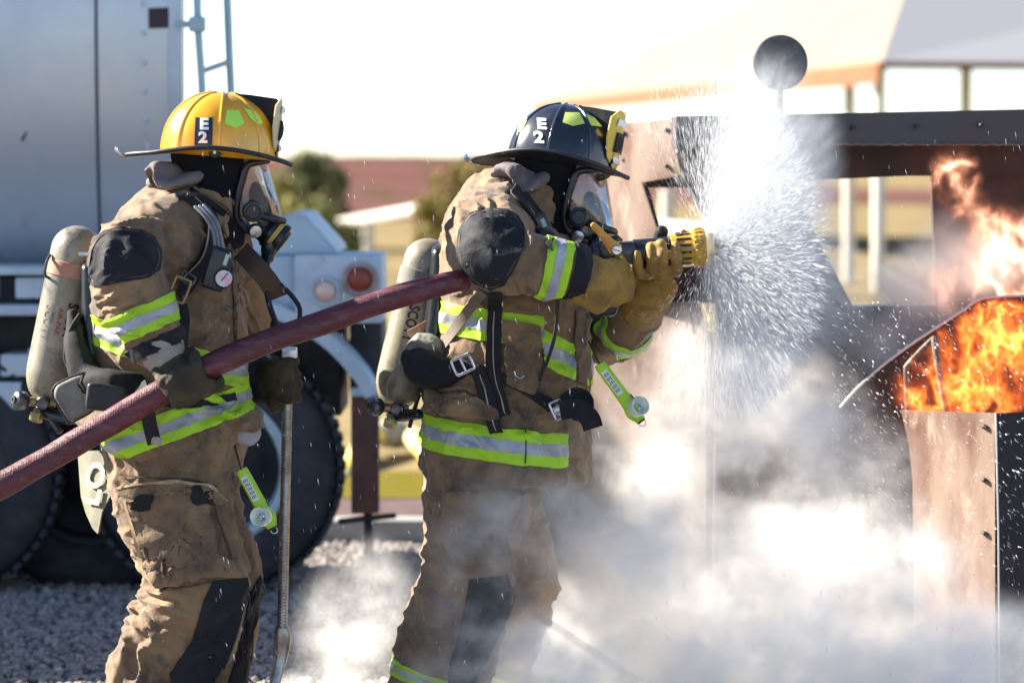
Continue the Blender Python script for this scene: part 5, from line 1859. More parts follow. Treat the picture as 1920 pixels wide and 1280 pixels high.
link('belt_tail', ribbon([(1050, 768, 8.90), (1080, 766, 8.88), (1104, 782, 8.88), (1112, 802, 8.90)], 0.055, 0.005), WEB, set2)
link('belt_lining', ribbon([(1058, 760, 8.93), (1076, 744, 8.93), (1096, 752, 8.94), (1090, 790, 8.95)], 0.05, 0.005), WEB, set2)
buckle(set2, 1046, 768, 8.90, 34, 22, -65, th=0.0032, bars=2)
link('buckle_plate', box(P(1050, 770, 8.905), 0.032, 0.004, 0.024, 0.002, rot=Matrix.Rotation(0.45, 3, 'Y')), STEEL, set2)
buckle(set2, 868, 684, 8.92, 36, 30, 25, th=0.004, bars=1)
link('d_ring', tube([P(975 + 10 * math.cos(a), 697 + 11 * math.sin(a), 8.94) for a in np.linspace(0, 2 * math.pi, 14)], 0.0022, seg=8, sub=2, cap=False), STEEL, jack2)
link('drop_cord', tubep([(1046, 556, 8.86), (1042, 620, 8.88), (1028, 672, 8.92), (1010, 712, 8.95)], 3.6, seg=8), RUB, set2)
s2 = link('shoulder_strap', strap([(960, 356), (984, 376), (1004, 404), (1020, 436), (1034, 462)], 22, J2, 9.0, 0.010, 0.005, across=4), WEB, set2)
for off_ in (0, 9):
    link('air_line', tubep([(970 + off_, 374 - off_ * 0.3, 8.90), (986 + off_, 394, 8.88), (1000 + off_, 418, 8.87)], 3.4, seg=8), mat('grey_air_line', (0.12, 0.13, 0.15), 0.35), set2)
gz2 = link('gauge_console', box(P(1016, 424, 8.88), 0.048, 0.025, 0.07, 0.008, rot=Matrix.Rotation(-0.5, 3, 'Y'), seg=3), BLK, set2)
link('console_label', box(P(1019, 418, 8.865), 0.012, 0.004, 0.024, 0.001, rot=Matrix.Rotation(-0.4, 3, 'Y')), mat('pale_green_label', (0.40, 0.48, 0.42), 0.5), gz2)

# ================================================================ RIGHT-ANGLE LAMPS
LAMPM = mat('lime_lamp_body', (0.38, 0.66, 0.01), 0.35, col2=(0.32, 0.54, 0.015), nscale=20)
LENSM = mat('frosted_lens', (0.50, 0.56, 0.46), 0.12, coat=0.8, col2=(0.65, 0.70, 0.62), nscale=30)
REFL = mat('lamp_reflector', (0.75, 0.78, 0.82), 0.15, metal=0.9, col2=(0.3, 0.33, 0.4), nscale=60)


def right_angle_lamp(label, a, b, D, head_dir):
    A, B = P(*a, D), P(*b, D)
    d = (B - A).normalized()
    L = (B - A).length
    t = thing('flashlight', label, 'flashlight', A, group='hanging lime flashlights')
    side = Vector((0, 1, 0)).cross(d).normalized()
    rows = [(*(A + d * (L * f)), w, h) for f, w, h in ((0, 0.0125, 0.013), (0.04, 0.0165, 0.015), (0.45, 0.0175, 0.016), (0.72, 0.019, 0.018), (0.84, 0.024, 0.022), (0.93, 0.020, 0.020), (1.0, 0.014, 0.014))]
    bd = link('lamp_body', loft3(rows, seg=20, sub=3, ex=4.0, cap=0.3), LAMPM, t)
    c = A + d * (L * 0.83)
    h = Vector(head_dir).normalized()
    link('lamp_head', lathe(c, h, [(0, 0.021), (0.02, 0.023), (0.022, 0.026), (0.048, 0.027), (0.052, 0.025), (0.050, 0.020), (0.030, 0.010)], 32, closed=False), LENSM, t)
    link('reflector', lathe(c + h * 0.018, h, [(0, 0.004), (0.006, 0.010), (0.022, 0.0185), (0.027, 0.0195), (0.022, 0.018), (0.004, 0.003)], 28), REFL, t)
    q = A + d * (L * 0.32) + Vector((0, -0.0165, 0)) + side * 0.002
    R_ = Matrix((d, Vector((0, 1, 0)), -side)).transposed()
    lb_ = link('label_strip', box(q, L * 0.42, 0.0016, 0.018, 0.0005, rot=R_), mat('lamp_label', (0.62, 0.66, 0.62), 0.5), bd)
    pr = []
    for i in range(3):
        for j in range(5):
            pr.append(box(q + Vector((0, -0.0012, 0)) + d * ((j - 2) * L * 0.07) + side * ((i - 1) * 0.0048), L * 0.05, 0.0006, 0.0022, 0, rot=R_))
    link('label_print', join(pr), INK, bd)
    link('lamp_switch', box(A + d * (L * 0.66) + side * -0.018, 0.016, 0.012, 0.008, 0.002, rot=R_), BLK, t)
    link('clip_ring', tube([B + d * 0.012 + d * (0.009 * math.cos(q_)) + side * (0.009 * math.sin(q_)) for q_ in np.linspace(0, 6.283, 12)], 0.0014, seg=6, sub=2, cap=False), STEEL, t)
    link('end_cap', cyl(B - d * 0.004, B + d * 0.008, 0.013, seg=14, bevel=0.002), BLK, t)
    return t


right_angle_lamp('lime flashlight hanging below the coat of the yellow helmeted firefighter, beside the steel bar', (452, 880), (510, 986), 8.85, (-0.35, -0.9, 0.1))
right_angle_lamp('lime flashlight hanging at the chest of the black helmeted firefighter, before the rusty panel', (1124, 682), (1200, 786), 8.90, (0.35, -0.85, 0.3))
link('lamp_lanyard', tubep([(1104, 640, 8.98), (1114, 662, 8.92), (1124, 682, 8.90)], 1.6, seg=6), RUB, set2)
link('lamp_lanyard', tubep([(434, 812, 8.90), (444, 850, 8.86), (452, 880, 8.85)], 1.8, seg=6), RUB, set1)

# ================================================================ RIBBED STEEL BAR
BARM = mat('worn_bar_steel', (0.42, 0.40, 0.38), 0.35, metal=0.8, col2=(0.24, 0.20, 0.17), nscale=18, col3=(0.40, 0.16, 0.04), n3=22, mix3=(0.63, 0.72), bump=0.2)
bar_t = thing('pry_bar', 'long ribbed steel pry bar with forked foot held upright in the dark glove', 'pry bar', P(530, 1200, 9.1))
bt_, bb_ = P(541, 655, 9.12), P(529, 1185, 9.10)
dd = (bb_ - bt_)
L = dd.length
rows = [(0, 0.010), (0.004, 0.0145)]
h = 0.03
prof = [(0.0, 0.012), (0.003, 0.0145), (0.02, 0.0145), (0.16, 0.0145)]
h = 0.165
while h < L * 0.995:
    prof += [(h, 0.0138), (h + 0.0022, 0.0150), (h + 0.0052, 0.0150), (h + 0.0068, 0.0138)]
    h += 0.0088
    if 0.26 < (h / L) < 0.50 and False:
        pass
link('bar_shaft', lathe(bt_, dd, prof, 24), BARM, bar_t)
link('bar_top', box(P(543, 661, 9.11), 0.042, 0.03, 0.030, 0.004), STEEL, bar_t)
fk = fuse([loftp([(529, 1180, 9.10, 14, 12), (530, 1200, 9.10, 16, 12), (527, 1230, 9.10, 13, 9), (520, 1260, 9.09, 11, 7), (510, 1300, 9.07, 10, 5), (498, 1336, 9.05, 8, 4)], seg=18, ex=3)], 0.003, 1)
link('bar_fork', fk, BARM, bar_t)

# ================================================================ STEEL BURN PROP SHAPED LIKE A CAR
RTAN = mat('heat_scoured_steel', (0.175, 0.118, 0.086), 0.75, col2=(0.105, 0.058, 0.040), nscale=5, mix=(0.35, 0.65), rough2=0.35, bump2=0.5, bscale2=8, col3=(0.30, 0.235, 0.19), n3=9, mix3=(0.55, 0.72),
           bump=0.3, bscale=60, stretch=(1, 1, 0.5))
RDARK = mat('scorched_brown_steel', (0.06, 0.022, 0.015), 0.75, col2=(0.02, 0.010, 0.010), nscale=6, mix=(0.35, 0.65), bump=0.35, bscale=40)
RBLUE = mat('shaded_dark_steel', (0.040, 0.034, 0.046), 0.4, col2=(0.055, 0.030, 0.024), nscale=5, bump=0.2, bscale=40)  # bluish shade of the camera-facing plates is put into this colour
prop = thing('burn_prop_car', 'rusty steel car-shaped burn prop with open windows and roof beam, flames in its engine bay', 'burn prop car', (P(1500, 900, 10.4).x, 10.4, 0))


def plate(name, pts, m, th=0.02, axis=(0, 1, 0), parent=None, bev=0.002):
    return link(name, slab([P(*p) for p in pts], th, axis=axis, bevel=bev), m, parent or prop)


plate('pillar_panel', [(1150, 233, 11.22), (1272, 222, 10.90), (1266, 300, 10.90), (1274, 331, 10.90), (1204, 343, 11.04), (1236, 442, 10.98), (1240, 566, 10.98), (1140, 566, 11.22), (1140, 340, 11.22)], RTAN, 0.02)
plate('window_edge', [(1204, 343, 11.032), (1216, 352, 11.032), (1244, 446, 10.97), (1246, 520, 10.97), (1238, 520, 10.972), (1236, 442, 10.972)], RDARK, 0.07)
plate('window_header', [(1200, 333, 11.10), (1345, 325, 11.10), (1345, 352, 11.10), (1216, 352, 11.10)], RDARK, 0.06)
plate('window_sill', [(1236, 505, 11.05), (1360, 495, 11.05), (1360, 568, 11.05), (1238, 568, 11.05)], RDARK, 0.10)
plate('side_panel', [(960, 572, 11.50), (1312, 566, 10.95), (1325, 620, 10.92), (1320, 1700, 10.92), (960, 1700, 11.50)], RTAN, 0.02)
plate('panel_seam', [(1290, 568, 10.97), (1294, 568, 10.97), (1306, 628, 10.92), (1300, 628, 10.92)], RDARK, 0.004)
# diagonal dark brace behind the spray and door body
plate('centre_post', [(1268, 286, 10.46), (1450, 286, 10.46), (1600, 576, 10.46), (1640, 600, 10.46), (1630, 1700, 10.46), (1330, 1700, 10.46), (1345, 560, 10.46), (1342, 440, 10.46), (1276, 320, 10.46)], RBLUE, 0.09)
plate('door_skin', [(1325, 620, 10.66), (1640, 700, 10.68), (1640, 1700, 10.68), (1320, 1700, 10.66)], mat('brown_steel', (0.10, 0.075, 0.062), 0.7, col2=(0.06, 0.04, 0.032), nscale=6, bump=0.3, bscale=40), 0.05)
plate('hinge_post', [(1266, 226, 10.7), (1310, 224, 10.7), (1360, 330, 10.7), (1400, 470, 10.7), (1345, 452, 10.7), (1300, 370, 10.7), (1274, 310, 10.7)], RBLUE, 0.08)
# roof: a beam running back with depth
plate('roof_beam', [(1268, 218, 10.3), (1545, 213, 10.3), (1960, 204, 10.3), (1960, 268, 10.3), (1560, 272, 10.3), (1268, 280, 10.3)], RBLUE, 0.35)
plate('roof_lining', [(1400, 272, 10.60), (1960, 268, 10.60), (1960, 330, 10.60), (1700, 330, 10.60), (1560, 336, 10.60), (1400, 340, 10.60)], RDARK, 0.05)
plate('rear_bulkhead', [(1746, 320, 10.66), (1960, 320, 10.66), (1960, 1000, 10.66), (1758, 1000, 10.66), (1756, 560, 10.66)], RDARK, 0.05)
plate('dashboard', [(1596, 575, 10.5), (1760, 573, 10.5), (1760, 700, 10.5), (1640, 700, 10.5)], RBLUE, 0.12)
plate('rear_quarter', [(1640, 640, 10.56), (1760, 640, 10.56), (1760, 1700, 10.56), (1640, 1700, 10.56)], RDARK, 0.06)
# engine bay: raised hood side, corner box
HOODC = [(1576, 764, 10.32), (1606, 730, 10.32), (1650, 690, 10.32), (1700, 652, 10.32), (1760, 612, 10.32), (1810, 580, 10.32), (1848, 559, 10.32), (1975, 554, 10.32)]
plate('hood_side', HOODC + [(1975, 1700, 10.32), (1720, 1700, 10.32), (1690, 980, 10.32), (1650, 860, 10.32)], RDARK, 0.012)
EDGE = mat('bright_edge_metal', (0.62, 0.60, 0.58), 0.35, metal=0.5)
link('hood_lip', tube([P(x, y - 1, d - 0.01) for x, y, d in HOODC], 0.0042, seg=8, sub=3), EDGE, prop)  # pale metal paints in the sunlit line along the hood edge
plate('corner_panel', [(1690, 768, 10.08), (1780, 772, 9.86), (1866, 774, 9.68), (1866, 1700, 9.68), (1716, 1700, 10.04), (1712, 900, 10.04), (1704, 830, 10.06)], RTAN, 0.012, bev=0.001)
plate('front_panel', [(1868, 775, 9.68), (1985, 768, 9.80), (1985, 1700, 9.80), (1868, 1700, 9.68)], mat('shaded_purple_steel', (0.016, 0.008, 0.012), 0.55, col2=(0.045, 0.026, 0.034), nscale=9, mix=(0.5, 0.7), spec=0.3, bump=0.3, bscale=30), 0.012)  # shade on this face is put into its dark colour
link('corner_edge', tube([P(1867, 774, 9.676), P(1872, 1000, 9.676), P(1876, 1500, 9.676)], 0.0025, seg=8, sub=1), EDGE, prop)
ROD = mat('burnt_rod', (0.10, 0.07, 0.055), 0.6, col2=(0.38, 0.30, 0.25), nscale=40, mix=(0.5, 0.7), metal=0.3)
link('hood_prop_rod', join([tubep([(1703, 790, 10.12), (1699, 700, 10.12), (1704, 682, 10.12), (1744, 640, 10.12), (1752, 634, 10.12)], 5.2, seg=10, sub=4),
                            tubep([(1752, 634, 10.10), (1760, 690, 10.08), (1777, 790, 10.05)], 7, seg=10, sub=3)]), ROD, prop)
# bolts and weld beads
bolt_m = mat('burnt_bolt', (0.05, 0.035, 0.03), 0.6, metal=0.4)
for x, y, d in ((1170, 250, 11.16), (1170, 300, 11.16), (1250, 244, 10.94), (1250, 312, 10.94), (1600, 240, 10.29), (1720, 237, 10.29), (1840, 235, 10.29), (1846, 800, 9.72), (1846, 900, 9.72), (1846, 1000, 9.72)):
    c = P(x, y, d - 0.012)
    link('bolt', lathe(c + Vector((0, 0.02, 0)), (0, -1, 0), [(0, 0.008), (0.022, 0.008), (0.026, 0.005), (0.026, 0.001)], 8), bolt_m, prop)
wb = [P(x, 271 + 1.5 * math.sin(x * 0.3) , 10.292) for x in range(1560, 1960, 12)]
link('weld_bead', tube(wb, 0.003, seg=6, sub=1), RTAN, prop)
wb = [P(1792 + 2 * math.sin(y * 0.4), y, 9.826) for y in range(780, 1300, 10)]

# round plate standing on the roof
RPL = mat('round_plate_steel', (0.055, 0.055, 0.065), 0.4, metal=0.3, col2=(0.14, 0.14, 0.15), nscale=14, mix=(0.5, 0.7))
rp = thing('round_plate', 'dark round steel plate standing above the roof beam behind the spray', 'round plate', P(1462, 215, 10.4))
link('plate_disc', lathe(P(1462, 118, 10.38), (0.12, -1, 0), [(0, 0.083), (0.003, 0.087), (0.012, 0.087), (0.016, 0.083), (0.012, 0.02), (0.012, 0.002)], 64), RPL, rp)
link('plate_post', cyl(P(1462, 150, 10.41), P(1462, 217, 10.41), 0.012, seg=14), RPL, rp)

# ================================================================ STEAM, SPRAY, SMOKE, FLAMES (real volumes)
class GN:
    def __init__(self, name, lo, hi, res, material):
        self.ng = bpy.data.node_groups.new(name, 'GeometryNodeTree')
        self.ng.interface.new_socket('Geometry', in_out='OUTPUT', socket_type='NodeSocketGeometry')
        self.lo, self.hi, self.res, self.m = lo, hi, res, material
        self.N, self.L = self.ng.nodes, self.ng.links
        self.pos = self.N.new('GeometryNodeInputPosition').outputs[0]

    def sock(self, s, v):
        if hasattr(v, 'is_output') or isinstance(v, bpy.types.NodeSocket):
            self.L.new(v, s)
        else:
            s.default_value = v

    def m1(self, op, a, b=None, c=None, clamp=False):
        n = self.N.new('ShaderNodeMath')
        n.operation = op
        n.use_clamp = clamp
        self.sock(n.inputs[0], a)
        if b is not None:
            self.sock(n.inputs[1], b)
        if c is not None:
            self.sock(n.inputs[2], c)
        return n.outputs[0]

    def v1(self, op, a, b=None, out=0):
        n = self.N.new('ShaderNodeVectorMath')
        n.operation = op
        self.sock(n.inputs[0], a)
        if b is not None:
            self.sock(n.inputs[1], b)
        return n.outputs['Value'] if out == 'v' else n.outputs[0]

    def noise(self, vec, scale, detail=4, rough=0.55, color=False, dist=0.0):
        n = self.N.new('ShaderNodeTexNoise')
        self.sock(n.inputs['Vector'], vec)
        n.inputs['Scale'].default_value = scale
        n.inputs['Detail'].default_value = detail
        n.inputs['Roughness'].default_value = rough
        n.inputs['Distortion'].default_value = dist
        return n.outputs['Color'] if color else n.outputs['Fac']

    def blob(self, c, r, strength, vec=None):
        """soft ellipsoid: strength at the middle, 0 at radius r"""
        d = self.v1('SUBTRACT', vec if vec is not None else self.pos, tuple(c))
        d = self.v1('DIVIDE', d, tuple(r))
        q = self.v1('DOT_PRODUCT', d, d, out='v')
        q = self.m1('SUBTRACT', 1.0, q, clamp=True)
        return self.m1('MULTIPLY', self.m1('MULTIPLY', q, q), strength)

    def total(self, items):
        s = items[0]
        for i in items[1:]:
            s = self.m1('ADD', s, i)
        return s

    def warp(self, vec, scale, amount, detail=3):
        c = self.noise(vec, scale, detail, color=True)
        c = self.v1('SUBTRACT', c, (0.5, 0.5, 0.5))
        c = self.v1('MULTIPLY', c, (amount, amount, amount))
        return self.v1('ADD', vec, c)

    def finish(self, density, name, label, cat=None, kind='stuff', group=None):
        v = self.N.new('GeometryNodeVolumeCube')
        self.L.new(density, v.inputs['Density'])
        v.inputs['Background'].default_value = 0.0
        v.inputs['Min'].default_value = self.lo
        v.inputs['Max'].default_value = self.hi
        for k, r in zip('XYZ', self.res):
            v.inputs['Resolution ' + k].default_value = r
        sm = self.N.new('GeometryNodeSetMaterial')
        sm.inputs['Material'].default_value = self.m
        out = self.N.new('NodeGroupOutput')
        self.L.new(v.outputs[0], sm.inputs[0])
        self.L.new(sm.outputs[0], out.inputs[0])
        me = bpy.data.meshes.new(name)
        o = bpy.data.objects.new(name, me)
        COL.objects.link(o)
        me.materials.append(self.m)
        md = o.modifiers.new('volume', 'NODES')
        md.node_group = self.ng
        return tag(o, label, cat, group, kind)


def vol_mat(name, col, dens=1.0, aniso=0.3):
    m = bpy.data.materials.new(name)
    m.use_nodes = True
    N, L = m.node_tree.nodes, m.node_tree.links
    for n in list(N):
        N.remove(n)
    out = N.new('ShaderNodeOutputMaterial')
    p = N.new('ShaderNodeVolumePrincipled')
    p.inputs['Color'].default_value = (*col, 1)
    p.inputs['Density'].default_value = dens
    p.inputs['Anisotropy'].default_value = aniso
    L.new(p.outputs[0], out.inputs['Volume'])
    return m


def flame_mat(name, strength, c0, c1, absorb=0.0, hi=1.0):
    m = bpy.data.materials.new(name)
    m.use_nodes = True
    N, L = m.node_tree.nodes, m.node_tree.links
    for n in list(N):
        N.remove(n)
    out = N.new('ShaderNodeOutputMaterial')
    at = N.new('ShaderNodeAttribute')
    at.attribute_name = 'density'
    mr = N.new('ShaderNodeMapRange')
    mr.inputs['From Max'].default_value = hi
    L.new(at.outputs['Fac'], mr.inputs['Value'])
    mx = N.new('ShaderNodeMix')
    mx.data_type = 'RGBA'
    mx.inputs[6].default_value = (*c0, 1)
    mx.inputs[7].default_value = (*c1, 1)
    L.new(mr.outputs[0], mx.inputs[0])
    mu = N.new('ShaderNodeMath')
    mu.operation = 'MULTIPLY'
    mu.inputs[1].default_value = strength
    L.new(at.outputs['Fac'], mu.inputs[0])
    em = N.new('ShaderNodeEmission')
    L.new(mx.outputs[2], em.inputs['Color'])
    L.new(mu.outputs[0], em.inputs['Strength'])
    L.new(em.outputs[0], out.inputs['Volume'])
    return m


def pb_(px, py, D, rx, ry, rd):
    """blob centre and radii from pixels"""
    s_ = S(D)
    return tuple(P(px, py, D)), (rx * s_, rd, ry * s_)


# ---- steam rolling along the ground round the second firefighter
lo = (P(500, 640, 9.0).x, 8.55, 0.02)
hi = (P(1990, 640, 9.6).x, 10.0, P(0, 470, 9.0).z)
res = tuple(int((h - l) / 0.0105) for l, h in zip(lo, hi))
g = GN('steam_field', lo, hi, res, vol_mat('steam', (0.985, 0.968, 0.94), 1.0, 0.0))
w = g.warp(g.pos, 3.0, 0.16, 3)
B = [  # px, py, D, rx, ry, depth radius, strength
    (1480, 1310, 9.25, 700, 280, 0.62, 2.2), (1160, 1290, 9.05, 380, 200, 0.42, 1.9), (1260, 1090, 9.20, 280, 240, 0.38, 1.2), (1120, 1010, 9.0, 270, 160, 0.22, 0.9),
    (1230, 850, 9.45, 170, 200, 0.30, 0.65), (1500, 1020, 9.35, 150, 140, 0.24, 0.8), (1560, 1080, 9.35, 330, 210, 0.36, 1.1), (1620, 880, 9.5, 120, 130, 0.2, 0.65), (1350, 700, 9.45, 150, 150, 0.26, 0.9),
    (1450, 740, 9.50, 150, 120, 0.24, 0.7), (1780, 1270, 9.30, 300, 190, 0.30, 1.5), (1740, 1080, 9.38, 120, 120, 0.12, 0.35),
    (640, 1230, 9.55, 130, 200, 0.25, 0.42), (700, 1150, 9.65, 140, 170, 0.25, 0.5), (910, 1100, 8.86, 190, 180, 0.11, 0.62), (1000, 970, 8.86, 180, 120, 0.12, 0.70), (960, 1270, 8.86, 240, 150, 0.15, 1.1),
    (620, 1330, 9.5, 260, 100, 0.3, 0.8), (1430, 850, 9.2, 280, 210, 0.20, 1.1), (1330, 770, 9.2, 140, 150, 0.16, 0.5), (1500, 740, 9.2, 150, 130, 0.14, 0.45), (1100, 1210, 9.6, 220, 170, 0.30, 1.0)]
field = g.total([g.blob(*pb_(px, py, D, rx, ry, rd), st, vec=w) for px, py, D, rx, ry, rd, st in B])
na = g.m1('MULTIPLY', g.noise(w, 4.5, 3, 0.5), 0.45)
w2_ = g.warp(g.pos, 9.0, 0.07, 3)
n1 = g.m1('ADD', na, g.m1('MULTIPLY', g.noise(w2_, 14.0, 8, 0.72), 0.55))
n2 = g.m1('MULTIPLY', g.m1('SUBTRACT', n1, 0.50), 19.0)
n2 = g.m1('ADD', g.m1('MAXIMUM', g.m1('ADD', n2, 0.65), 0.0), 0.22)
dn = g.m1('MULTIPLY', field, n2)
dn = g.m1('MULTIPLY', dn, 4.4)
dn = g.m1('MINIMUM', dn, 8.0)
g.finish(dn, 'steam', 'white steam rolling over the ground around the second firefighter and the prop')

# ---- the fan of water fog from the nozzle
NT = NZ0 + nzd * 0.365
lo = (NT.x - 0.16, 8.35, P(0, 800, 8.9).z)
hi = (NT.x + 0.62, 9.55, P(0, 30, 8.9).z)
res = tuple(int((h - l) / 0.0085) for l, h in zip(lo, hi))
g = GN('spray_field', lo, hi, res, vol_mat('water_fog', (0.74, 0.76, 0.78), 1.0, 0.0))
rel = g.v1('SUBTRACT', g.pos, tuple(NT))
rad = g.N.new('ShaderNodeVectorMath')
rad.operation = 'LENGTH'
g.L.new(rel, rad.inputs[0])
rad = rad.outputs['Value']
dirn = g.v1('NORMALIZE', rel)
st_ = g.v1('SCALE', dirn)
st_.node.inputs['Scale'].default_value = 1.0
# rays: noise in the direction, slow change outwards
q = g.N.new('ShaderNodeVectorMath')
q.operation = 'MULTIPLY_ADD'
g.L.new(rel, q.inputs[0])
q.inputs[1].default_value = (0.6, 0.6, 0.6)
g.L.new(dirn, q.inputs[2])
rays = g.noise(q.outputs[0], 15.0, 6, 0.75)
w = g.warp(g.pos, 7.0, 0.07, 3)
B = [(1440, 330, 8.9, 145, 240, 0.22, 0.75), (1425, 200, 8.95, 120, 130, 0.16, 0.5), (1480, 460, 8.92, 140, 150, 0.18, 0.8), (1352, 474, 8.84, 64, 60, 0.08, 1.0), (1385, 410, 8.86, 60, 80, 0.10, 0.7),
     (1450, 560, 8.95, 170, 140, 0.16, 0.75), (1550, 570, 9.0, 120, 150, 0.16, 0.50), (1400, 680, 9.0, 110, 120, 0.14, 0.22), (1520, 320, 8.9, 80, 170, 0.2, 0.6)]
field = g.total([g.blob(*pb_(px, py, D, rx, ry, rd), st, vec=w) for px, py, D, rx, ry, rd, st in B])
rr = g.m1('MULTIPLY', g.m1('SUBTRACT', rays, 0.5), 14.0)
dn = g.m1('MULTIPLY', field, g.m1('ADD', g.m1('MAXIMUM', g.m1('ADD', rr, 0.6), 0.0), 0.15))
dn = g.m1('MULTIPLY', dn, 8.0)
dn = g.m1('MINIMUM', dn, 50.0)
g.finish(dn, 'water_spray', 'dense white fan of water fog bursting from the yellow nozzle tip')

# ---- droplets
DROP = mat('water_drop', (0.90, 0.93, 0.96), 0.15, spec=0.8, trans=0.25)


def streaks(P0, Dv, ln, w):
    """closed slivers: P0 centres, Dv unit directions"""
    n = len(P0)
    up = np.tile([0.31, 0.9, 0.2], (n, 1))
    a = np.cross(Dv, up)
    a /= np.linalg.norm(a, axis=1)[:, None]
    b = np.cross(Dv, a)
    V = np.stack([P0 - Dv * ln[:, None] / 2, P0 + a * w[:, None], P0 + (-a * 0.5 + b * 0.87) * w[:, None], P0 + (-a * 0.5 - b * 0.87) * w[:, None], P0 + Dv * ln[:, None] / 2], axis=1)
    f = np.array([[0, 1, 2], [0, 2, 3], [0, 3, 1], [4, 2, 1], [4, 3, 2], [4, 1, 3]])
    F = f[None] + (np.arange(n) * 5)[:, None, None]
    return V.reshape(-1, 3), F.reshape(-1, 3)


nr = np.random.RandomState(11)
nt = np.array(NT)
n = 60000
# directions over the forward half and a bit backwards, thicker towards the rim of the fan
th = np.radians(nr.choice([0, 1], n, p=[0.35, 0.65]) * nr.normal(72, 15, n) + 0)
th = np.where(th == 0, np.radians(nr.uniform(0, 78, n)), th)
ph = nr.uniform(0, 2 * np.pi, n)
ax_ = np.array(nzd)
u_ = np.cross(ax_, [0, 1, 0])
u_ /= np.linalg.norm(u_)
v_ = np.cross(ax_, u_)
dirs = ax_[None] * np.cos(th)[:, None] + (u_[None] * np.cos(ph)[:, None] + v_[None] * np.sin(ph)[:, None] * 0.55) * np.sin(th)[:, None]
dirs /= np.linalg.norm(dirs, axis=1)[:, None]
r_ = 0.03 + (0.20 + 0.25 * np.sin(th) ** 2) * nr.uniform(0, 1, n) ** 0.75
Pp = nt[None] + dirs * r_[:, None]
d2 = dirs + nr.normal(0, 0.05, (n, 3))
d2 /= np.linalg.norm(d2, axis=1)[:, None]
V, F = streaks(Pp, d2, nr.uniform(0.012, 0.050, n), 0.00014 + 0.0003 * nr.uniform(0, 1, n) ** 5)
# stray falling drops over the whole scene
n = 700
pts = []
for i in range(n):
    D = nr.uniform(8.3, 9.4)
    p = P(nr.uniform(380, 1920), nr.uniform(250, 1280), D)
    pts.append(tuple(p))
dv = np.tile([0.18, 0, -1.0], (n, 1)) + nr.normal(0, 0.12, (n, 3))
dv /= np.linalg.norm(dv, axis=1)[:, None]
V2, F2 = streaks(np.array(pts), dv, nr.uniform(0.010, 0.026, n), nr.uniform(0.0003, 0.0008, n))
# drops thrown on to the burning bay
n = 900
pts = [tuple(P(nr.uniform(1560, 1920), nr.uniform(560, 1100), nr.uniform(9.3, 9.66))) for i in range(n)]
dv = np.tile([0.7, 0, -0.7], (n, 1)) + nr.normal(0, 0.3, (n, 3))
dv /= np.linalg.norm(dv, axis=1)[:, None]
V3, F3 = streaks(np.array(pts), dv, nr.uniform(0.006, 0.020, n), nr.uniform(0.0004, 0.0008, n))
VV = np.concatenate([V, V2, V3])
FF = np.concatenate([F, F2 + len(V), F3 + len(V) + len(V2)])
tag(link('water_droplets', np_mesh(VV, FF), DROP, smooth=False), kind='stuff', label='white water drops flung out of the fog and falling around the firefighters')


# ---- flames
def flames(name, label, lo, hi, blobs, strength, c0, c1, scale, voxel=0.005, pw=5.0, hi_=1.0, gain=1.0, planes=()):
    res = tuple(max(8, int((h - l) / voxel)) for l, h in zip(lo, hi))
    g = GN(name + '_field', lo, hi, res, flame_mat(name, strength, c0, c1, hi=hi_))
    sc = g.v1('MULTIPLY', g.pos, (1.0, 0.22, 0.72))
    w1 = g.warp(sc, scale * 0.35, 0.9 / scale, 2)
    w2 = g.warp(w1, scale * 1.1, 0.5 / scale, 2)
    nz_ = g.noise(w2, scale, 3, 0.5)
    rd = g.m1('SUBTRACT', 1.0, g.m1('ABSOLUTE', g.m1('MULTIPLY', g.m1('SUBTRACT', nz_, 0.5), 5.0)), clamp=True)
    rd = g.m1('POWER', rd, pw)
    big = g.noise(w1, scale * 0.5, 3, 0.5)
    big = g.m1('MULTIPLY', g.m1('SUBTRACT', big, 0.34), 3.4, clamp=True)
    fld = g.total([g.blob(c, r, s_) for c, r, s_ in blobs])
    fld = g.m1('MINIMUM', fld, 1.0)
    for q0, nn in planes:
        dd_ = g.v1('DOT_PRODUCT', g.v1('SUBTRACT', g.pos, tuple(q0)), tuple(nn), out='v')
        fld = g.m1('MULTIPLY', fld, g.m1('MULTIPLY', dd_, 60.0, clamp=True))
    body_ = g.m1('MULTIPLY', g.m1('ADD', g.m1('MULTIPLY', rd, 1.5), 0.025), big)
    return g.finish(g.m1('MULTIPLY', g.m1('MULTIPLY', body_, fld), gain), name, label)


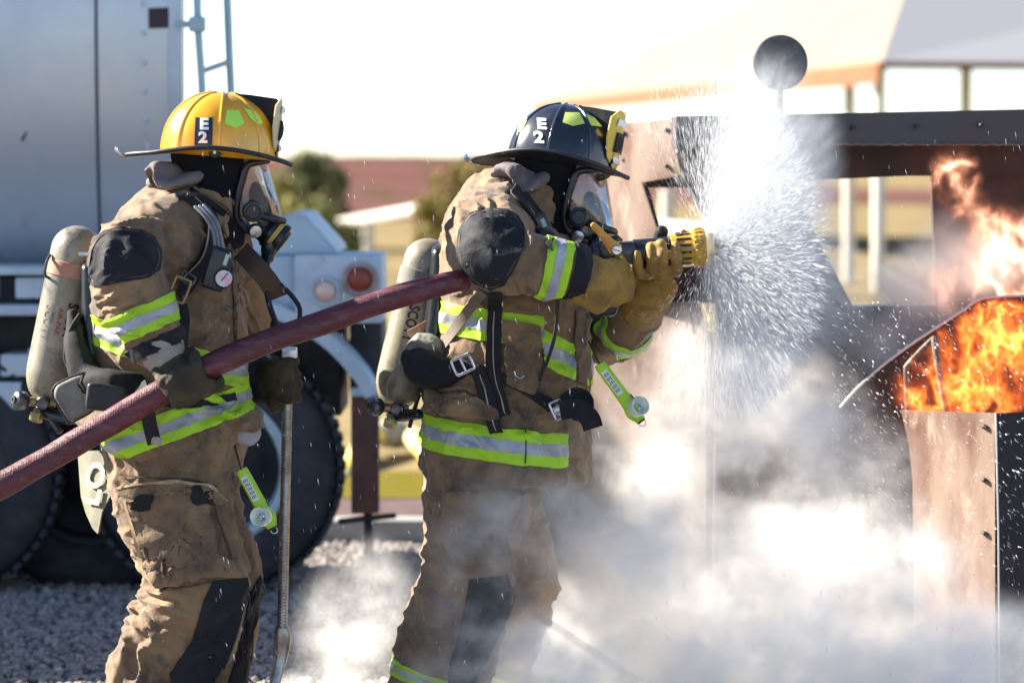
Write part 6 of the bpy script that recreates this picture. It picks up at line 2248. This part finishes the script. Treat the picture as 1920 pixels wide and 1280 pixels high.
lo = (P(1650, 640, 10.0).x, 9.80, P(0, 800, 9.9).z)
hi = (P(1990, 640, 10.0).x, 10.29, P(0, 520, 9.9).z)
flames('flames', 'orange flames filling the open engine bay of the prop', lo, hi,
       [(*pb_(1840, 690, 10.05, 190, 150, 0.34), 3.2), (*pb_(1900, 620, 10.05, 120, 120, 0.34), 2.0), (*pb_(1740, 740, 10.05, 70, 60, 0.3), 1.5)],
       4.2, (1.0, 0.13, 0.010), (1.0, 0.36, 0.06), 13.0, gain=1.0, voxel=0.004, pw=7.0,
       planes=[(P(1578, 764, 10.05), (P(1578, 764, 10.05) - P(1848, 561, 10.05)).cross(Vector((0, 1, 0))).normalized()), (P(1848, 561, 10.05), Vector((0, 0, -1)))])
lo = (P(1700, 640, 10.4).x, 10.36, P(0, 590, 10.5).z)
hi = (P(2000, 640, 10.4).x, 10.60, P(0, 250, 10.5).z)
flames('flames', 'thin red orange flames licking up inside the prop window', lo, hi,
       [(*pb_(1790, 330, 10.48, 60, 70, 0.14), 1.4), (*pb_(1810, 420, 10.48, 60, 90, 0.14), 1.2), (*pb_(1880, 470, 10.48, 110, 100, 0.14), 2.6), (*pb_(1850, 540, 10.48, 130, 80, 0.14), 2.0)],
       8.0, (1.0, 0.36, 0.19), (1.0, 0.62, 0.42), 12.0, pw=5)
# pale hot smoke over the bay
lo = (P(1550, 640, 10.4).x, 10.34, P(0, 780, 10.4).z)
hi = (P(2010, 640, 10.4).x, 10.64, P(0, 330, 10.4).z)
g = GN('smoke_field', lo, hi, tuple(int((h - l) / 0.012) for l, h in zip(lo, hi)), vol_mat('smoke', (0.90, 0.88, 0.86), 1.0, 0.3))
w = g.warp(g.pos, 5.0, 0.12, 3)
field = g.total([g.blob(*pb_(px, py, D, rx, ry, rd), st, vec=w) for px, py, D, rx, ry, rd, st in
                 [(1715, 550, 10.5, 110, 110, 0.16, 1.8), (1655, 650, 10.45, 90, 100, 0.14, 1.7), (1850, 500, 10.5, 130, 90, 0.16, 0.8), (1780, 450, 10.5, 90, 90, 0.15, 0.4), (1720, 640, 10.42, 90, 60, 0.10, 0.6)]])
n1 = g.m1('MULTIPLY', g.m1('SUBTRACT', g.noise(w, 7.0, 5, 0.6), 0.47), 4.5)
dn = g.m1('MAXIMUM', g.m1('ADD', field, g.m1('MULTIPLY', n1, field)), 0.0)
g.finish(g.m1('MULTIPLY', dn, 9.0), 'smoke', 'pale smoke drifting over the burning engine bay')
